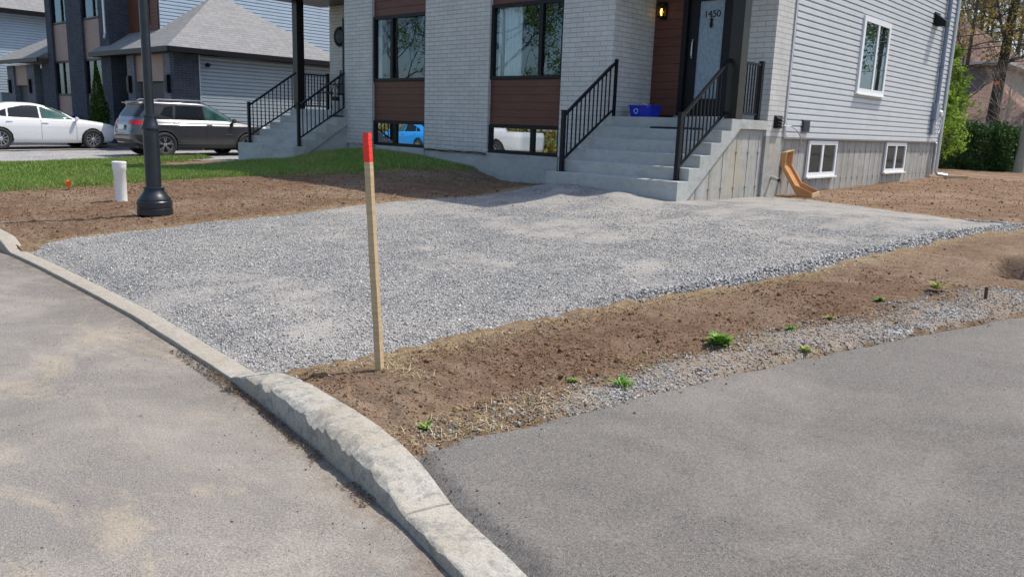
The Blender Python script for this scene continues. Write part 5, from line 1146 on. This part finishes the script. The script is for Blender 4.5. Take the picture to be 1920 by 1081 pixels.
# ------------------------------------------------------------------ trees and shrubs
def leaf_mat(name, cols, trans=.25):
    t = NT(name); n = len(cols); c = t.ramp(t.geo.outputs['Random Per Island'], [(i / (n - 1), c) for i, c in enumerate(cols)])
    t.done(c, .55, spec=.25); tr = t.n('ShaderNodeBsdfTranslucent'); t.l(c, tr.inputs[0]); mx = t.n('ShaderNodeMixShader'); mx.inputs[0].default_value = trans
    t.l(t.p.outputs[0], mx.inputs[1]); t.l(tr.outputs[0], mx.inputs[2]); t.l(mx.outputs[0], t.out.inputs[0]); return t.m
M['leaf_spring'] = leaf_mat('young_olive_leaves', [(.20, .18, .04), (.32, .28, .06), (.40, .30, .08), (.34, .20, .07), (.24, .28, .05)], .5)
M['leaf_green'] = leaf_mat('fresh_green_leaves', [(.10, .21, .02), (.22, .38, .035), (.36, .50, .07), (.16, .29, .03)], .5)
M['leaf_dark'] = leaf_mat('dark_hedge_leaves', [(.014, .045, .010), (.035, .09, .020), (.07, .15, .032), (.022, .06, .014)], .2)
M['leaf_cedar'] = leaf_mat('cedar_foliage', [(.02, .05, .01), (.045, .09, .015), (.07, .11, .02)], .1)
def bark(name, a, b_):
    t = NT(name); n = t.noise(6, 6, .7, t.scale((3, 3, .6))); return t.done(t.mix(t.ramp(n, [(.35, 0.), (.65, 1.)]), a, b_), .95, t.bump(n, .8, .03), spec=.1)
M['bark'] = bark('grey_brown_bark', (.075, .062, .050), (.15, .13, .105)); M['bark_dark'] = bark('dark_bark', (.035, .030, .025), (.075, .065, .052)); M['bark_pale'] = bark('pale_twig_bark', (.34, .29, .24), (.46, .40, .34))
class TV:
    def __init__(s): s.V = []; s.F = []; s.n = 0
    def tube(s, pts, rad, k):
        pts = np.array(pts); m = len(pts); d = np.gradient(pts, axis=0); d /= (np.linalg.norm(d, axis=1)[:, None] + 1e-9)
        up = np.array([.3, .9, .2]); r = np.cross(d, up); r /= (np.linalg.norm(r, axis=1)[:, None] + 1e-9); u = np.cross(r, d); a = np.arange(k) * 2 * np.pi / k
        V = pts[:, None] + (r[:, None] * np.cos(a)[None, :, None] + u[:, None] * np.sin(a)[None, :, None]) * np.array(rad)[:, None, None]
        i, j = np.mgrid[0:m - 1, 0:k]; q = i * k + j; q2 = i * k + (j + 1) % k
        s.F.append(np.stack([q, q2, q2 + k, q + k], -1).reshape(-1, 4) + s.n); s.V.append(V.reshape(-1, 3)); s.n += m * k
def leaves(P, size, rs, mat, name, parent):
    n = len(P); a = rs.normal(0, 1, (n, 3)); a /= np.linalg.norm(a, axis=1)[:, None]; b = np.cross(a, rs.normal(0, 1, (n, 3))); b /= (np.linalg.norm(b, axis=1)[:, None] + 1e-9)
    s = size * rs.uniform(.6, 1.4, n)[:, None]; V = np.stack([P - a * s * .5, P + b * s * .32, P + a * s * .5, P - b * s * .32], 1).reshape(-1, 3)
    off = origin(parent); V = V - np.array(off); return np_mesh(name, V, np.arange(4 * n).reshape(-1, 4), mat, parent)
def tree(label, base, h, seed, lean=(0, 0), r0=.18, n1=12, n2=7, n3=6, spread=.45, leafn=3, leafsz=.10, mat='leaf_spring', bk='bark', first=.3, name='spring_tree', group=None, clump=.35, cat='tree', stuff=None, up=.5):
    rs = np.random.default_rng(seed); root = thing(name, label, cat, base, group) if stuff is None else None
    tv = TV() if stuff is None else stuff[0]; LP = [] if stuff is None else stuff[1]
    base = np.array(base, float); m = 12; tt = np.linspace(0, 1, m)
    tr = base + np.stack([lean[0] * tt ** 1.2 * h + .03 * h * np.cumsum(rs.normal(0, .25, m)) * tt * .3, lean[1] * tt ** 1.2 * h + .03 * h * np.cumsum(rs.normal(0, .25, m)) * tt * .3, tt * h], 1)
    tv.tube(tr, r0 * (1 - tt) ** .75 + .012, 9)
    def grow(p, d, L, r, lev):
        k = 5 if lev < 3 else 4; pts = [p]; dd = d.copy()
        for i in range(k):
            dd = dd + rs.normal(0, .16, 3) + np.array([0, 0, .07]); dd /= np.linalg.norm(dd); pts.append(pts[-1] + dd * L / k)
        pts = np.array(pts); tv.tube(pts, np.linspace(r, r * .3, k + 1), 5 if lev == 1 else 3)
        if lev == 3:
            nl = rs.poisson(leafn)
            for q in range(nl): LP.append(pts[rs.integers(1, k + 1)] + rs.normal(0, clump * .35, 3))
            return
        n = n2 if lev == 1 else n3
        for i in range(n):
            f = rs.uniform(.25, 1) * k; a = int(min(f, k - 1e-3)); q = pts[a] + (pts[a + 1] - pts[a]) * (f - a); e = rs.normal(0, 1, 3); e -= e @ dd * dd; e /= np.linalg.norm(e)
            nd = dd * .75 + e * rs.uniform(.5, .9) + np.array([0, 0, .15]); nd /= np.linalg.norm(nd)
            grow(q, nd, L * rs.uniform(.38, .62), r * .42, lev + 1)
    for i in range(n1):
        f = first + (1 - first) * (i + rs.uniform(0, 1)) / n1; j = f * (m - 1); a = int(min(j, m - 2)); p = tr[a] + (tr[a + 1] - tr[a]) * (j - a); an = i * 2.4 + rs.uniform(-.5, .5)
        d = np.array([math.cos(an), math.sin(an), up + rs.uniform(-.2, .5)]); d /= np.linalg.norm(d); grow(p, d, h * spread * (1.15 - .75 * f) * rs.uniform(.7, 1.2), max(.012, r0 * .42 * (1 - f * .7)), 1)
    if stuff is not None: return None
    off = np.array(origin(root)); np_mesh('trunk', np.concatenate(tv.V) - off, np.concatenate(tv.F), M[bk], root, True)
    if LP: leaves(np.array(LP), leafsz, rs, M[mat], 'crown', root)
    return root
# right background
def R3(D, px, py):           # helper retained only for layout constants
    return None
tr0 = tree('tall leaning tree with dark trunk and an orange mark, in front of the brown roofs', (-9.0, 42.4, .3), 15, 5, lean=(.03, .055), r0=.27, n1=14, n2=9, n3=7, spread=.36, leafn=4.5, leafsz=.11, first=.28, bk='bark_dark')
b = MB(); b.box(-9.0 - .1, -9.0 + .10, 42.20, 42.21 + .02, 4.05, 4.2); b.v = [(x + .05, y + .06, z) for x, y, z in b.v]; b.build('paint_mark', M['orange'], tr0)
tree('slim tree with olive young leaves beside the house corner, before the pink-brown roof', (-9.9, 40.5, .3), 12, 11, lean=(.01, .0), r0=.10, n1=18, n2=9, n3=7, spread=.34, leafn=6, leafsz=.12, first=.22)
tree('tree with rusty young leaves rising behind the pink-brown roof', (-13.2, 56, .3), 19, 12, r0=.13, n1=18, n2=9, n3=7, spread=.36, leafn=5, leafsz=.15, first=.2)
tree('tall tree with olive leaves behind the brown roof, between the leaning trunk and the pole', (-8.6, 58, .3), 20, 13, r0=.14, n1=18, n2=9, n3=7, spread=.36, leafn=5, leafsz=.15, first=.2)
tree('leafy tree at the right edge beyond the leaning utility pole', (-5.6, 47, .3), 17, 14, r0=.2, n1=15, n2=8, n3=6, spread=.35, leafn=3, leafsz=.14, first=.18)
def woodland():
    tv = TV(); LP = []; rs = np.random.default_rng(99)
    for i in range(26):
        d = rs.uniform(62, 105); ang = R_(rs.uniform(-1, 24)); tree('', (-math.sin(ang) * d + 0, math.cos(ang) * d, .2), rs.uniform(15, 24), 200 + i, r0=.13, n1=12, n2=7, n3=5, spread=.34, leafn=5, first=.15, stuff=(tv, LP))
    o = np_mesh('woodland', np.concatenate(tv.V), np.concatenate(tv.F), M['bark'], None, True); tag(o, 'far wood of thin spring trees behind the brown-roofed house', 'woodland', kind='stuff')
    o2 = leaves(np.array(LP), .22, rs, M['leaf_spring'], 'woodland_foliage', None); tag(o2, 'sparse young foliage of the far wood', 'woodland', kind='stuff')
woodland()
# trees across the street, seen mirrored in the glass
for i, (x, y, hh) in enumerate(((-47, -16, 12), (-36.6, -15.5, 15), (-31.5, -20, 15), (-42, -22, 16))):
    tree('tree across the street, mirrored in the house windows', (x, y, 0), hh, 300 + i, r0=.16, n1=15, n2=8, n3=6, spread=.42, leafn=16 if i != 0 else 1.5, leafsz=.17, mat='leaf_green' if i in (1, 3) else 'leaf_spring', first=.2, group='trees across the street')
for i, (x, y, hh) in enumerate(((6, 52, 16), (14, 58, 18), (22, 66, 17), (1.5, 50, 15))):
    tree('tree at the end of the lane, mirrored in the side window', (x, y, .2), hh, 400 + i, r0=.12, n1=14, n2=8, n3=5, spread=.42, leafn=11, leafsz=.22, mat='leaf_green', first=.08, group='trees at the end of the lane')
def blob(label, cat, name, base, rx, ry, rz, n, size, mat, seed, cz=None, group=None, stem='bark', shape=None):
    rs = np.random.default_rng(seed); root = thing(name, label, cat, base, group)
    d = rs.normal(0, 1, (n, 3)); d /= np.linalg.norm(d, axis=1)[:, None]; rad = rs.uniform(.35, 1, n) ** .4
    lump = 1 + .30 * np.sin(d[:, 0] * 5 + seed) * np.cos(d[:, 1] * 4 + d[:, 2] * 3 + seed * 2) + .18 * np.sin(d[:, 2] * 9 + d[:, 0] * 7)
    P = d * (rad * lump)[:, None] * np.array([rx, ry, rz]); 
    if shape == 'box': 
        P = rs.uniform(-1, 1, (n, 3)); k = rs.integers(0, 3, n); sgn = rs.choice([-1, 1], n); P[np.arange(n), k] = sgn * rs.uniform(.72, 1.04, n); P *= np.array([rx, ry, rz]) * (1 + .22 * np.sin(P[:, :1] * 11 + 2) * (P[:, 2:3] > 0) + .12 * np.sin(P[:, :1] * 6 + P[:, 1:2] * 5 + 3 * P[:, 2:3]))
    if shape == 'cone': P[:, :2] *= (1.15 - .95 * np.clip((P[:, 2:3] + rz) / (2 * rz), 0, 1))
    P = P + np.array(base) + np.array([0, 0, cz if cz else rz]); P = P[P[:, 2] > base[2] + .02]
    leaves(P, size, rs, M[mat], 'foliage', root)
    tv = TV(); 
    for i in range(7):
        a = rs.uniform(0, 6.28); e = np.array(base) + np.array([math.cos(a) * rx * .6, math.sin(a) * ry * .6, rz * rs.uniform(1, 1.7)]); p = np.linspace(np.array(base), e, 5) + rs.normal(0, .03, (5, 3)); tv.tube(p, np.linspace(.03, .008, 5), 5)
    np_mesh('stems', np.concatenate(tv.V) - np.array(origin(root)), np.concatenate(tv.F), M[stem], root, True); return root
blob('slim dark cedar column against the charcoal house, above the white car', 'cedar', 'cedar_shrub', (-30.6, 11.45, .28), .36, .36, 1.35, 15000, .07, 'leaf_cedar', 3, shape='cone')
hz = .42
blob('unkempt hedge across the street, mirrored low in the basement windows', 'hedge', 'hedge', (-34, -11.5, 0), 20, .9, 1.1, 16000, .28, 'leaf_spring', 21, shape='box')
blob('dense dark hedge along the back of the soil lot', 'hedge', 'hedge', (-8.05, 35.2, hz), 1.45, .9, .80, 26000, .085, 'leaf_dark', 4, shape='box')
blob('darker bush at the right end of the hedge, by the pole', 'bush', 'bush', (-6.9, 35.9, hz), .55, .7, .75, 7000, .09, 'leaf_dark', 14)
tree('bright green shrub at the far corner of the house', (-8.05, 31.0, hz), 2.5, 61, r0=.045, n1=26, n2=8, n3=6, spread=.42, leafn=4.5, leafsz=.085, mat='leaf_green', first=.04, name='green_shrub', cat='shrub', clump=.12, up=.8)
tree('taller bright green bush behind the bright shrub, against the brown house', (-9.75, 37.5, hz), 4.6, 62, r0=.05, n1=24, n2=8, n3=6, spread=.28, leafn=4, leafsz=.11, mat='leaf_green', first=.1, name='green_shrub', cat='shrub', clump=.15, up=.8)
tree('yellow-green bush right of the leaning pole', (-5.75, 36.2, hz), 1.5, 63, r0=.03, n1=20, n2=7, n3=5, spread=.45, leafn=4, leafsz=.08, mat='leaf_green', first=.04, name='green_shrub', cat='shrub', clump=.1, up=.8)
tree('bare pale shrub with thin branches over the hedge', (-7.2, 36.4, hz), 3.6, 77, r0=.05, n1=22, n2=7, n3=4, spread=.6, leafn=0, bk='bark_pale', first=.05, name='bare_shrub', cat='shrub', up=1.0)
def pole():
    r = thing('utility_pole', 'leaning grey wooden utility pole at the right edge', 'utility pole', (-6.15, 34.3, .42))
    b = MB(); b.tube([(-6.15, 34.3, .35), (-6.0, 34.45, 5), (-5.85, 34.6, 9.5)], [.17, .15, .12], 14); b.build('post', simple('weathered_pole_wood', (.26, .27, .22), .9, .15, 6), r, True)
    b = MB(); b.tube([(-5.55, 33.4, .4), (-5.95, 34.45, 5.8)], .012, 5); b.build('guy_wire', M['aluminium'], r)
    for k, zz in enumerate((4.45, 5.05, 5.55, 6.5)):
        b = MB(); pts = []
        for i in range(21):
            u = i / 20; pts.append((-6.0 - 26 * u, 34.5 + 3 * u, zz - .9 * math.sin(math.pi * u) * .6 + .3 * u)) 
        b.tube(pts, .016, 4)
        pts = [(-6.0 + 26 * i / 10, 34.5 - 2 * i / 10, zz - .5 * math.sin(math.pi * i / 10)) for i in range(11)]; b.tube(pts, .016, 4); b.build('power_line', M['black'], r)
pole()
# brown-roofed house beyond the hedge
bh = thing('brown_roof_house', 'house with brown shingle roofs beyond the hedge and trees', 'house', (-11, 46, .3))
def brown():
    hip_roof(bh, -12.15, -7.3, 43.0, 50, 2.35, .86, M['shingle_brown'], simple('pale_gutter', (.42, .38, .33), .6, .08, 6), .14)
    b = MB(); b.box(-11.9, -7.6, 43.4, 49.6, .1, 2.2); b.build('wall', simple('brown_render', (.085, .062, .050), .9, .15, 2), bh)
    b = MB(); lap_siding(b, face_y(48), -17.5, -10.2, 2.3, 5.4, .13); b.build('wall', simple('taupe_siding', (.19, .17, .17), .7, .1, 2), bh)
    b = MB(); lap_siding(b, face_x(-10.2), 48.05, 56, 2.3, 5.4, .13); b.build('side_wall', simple('grey_siding_far', (.40, .39, .40), .7, .1, 2), bh)
    hip_roof(bh, -18.2, -9.6, 47.4, 58, 5.5, .75, M['shingle_brown'], M['trim_grey'], .14)
brown()
print('objects', len(bpy.data.objects))
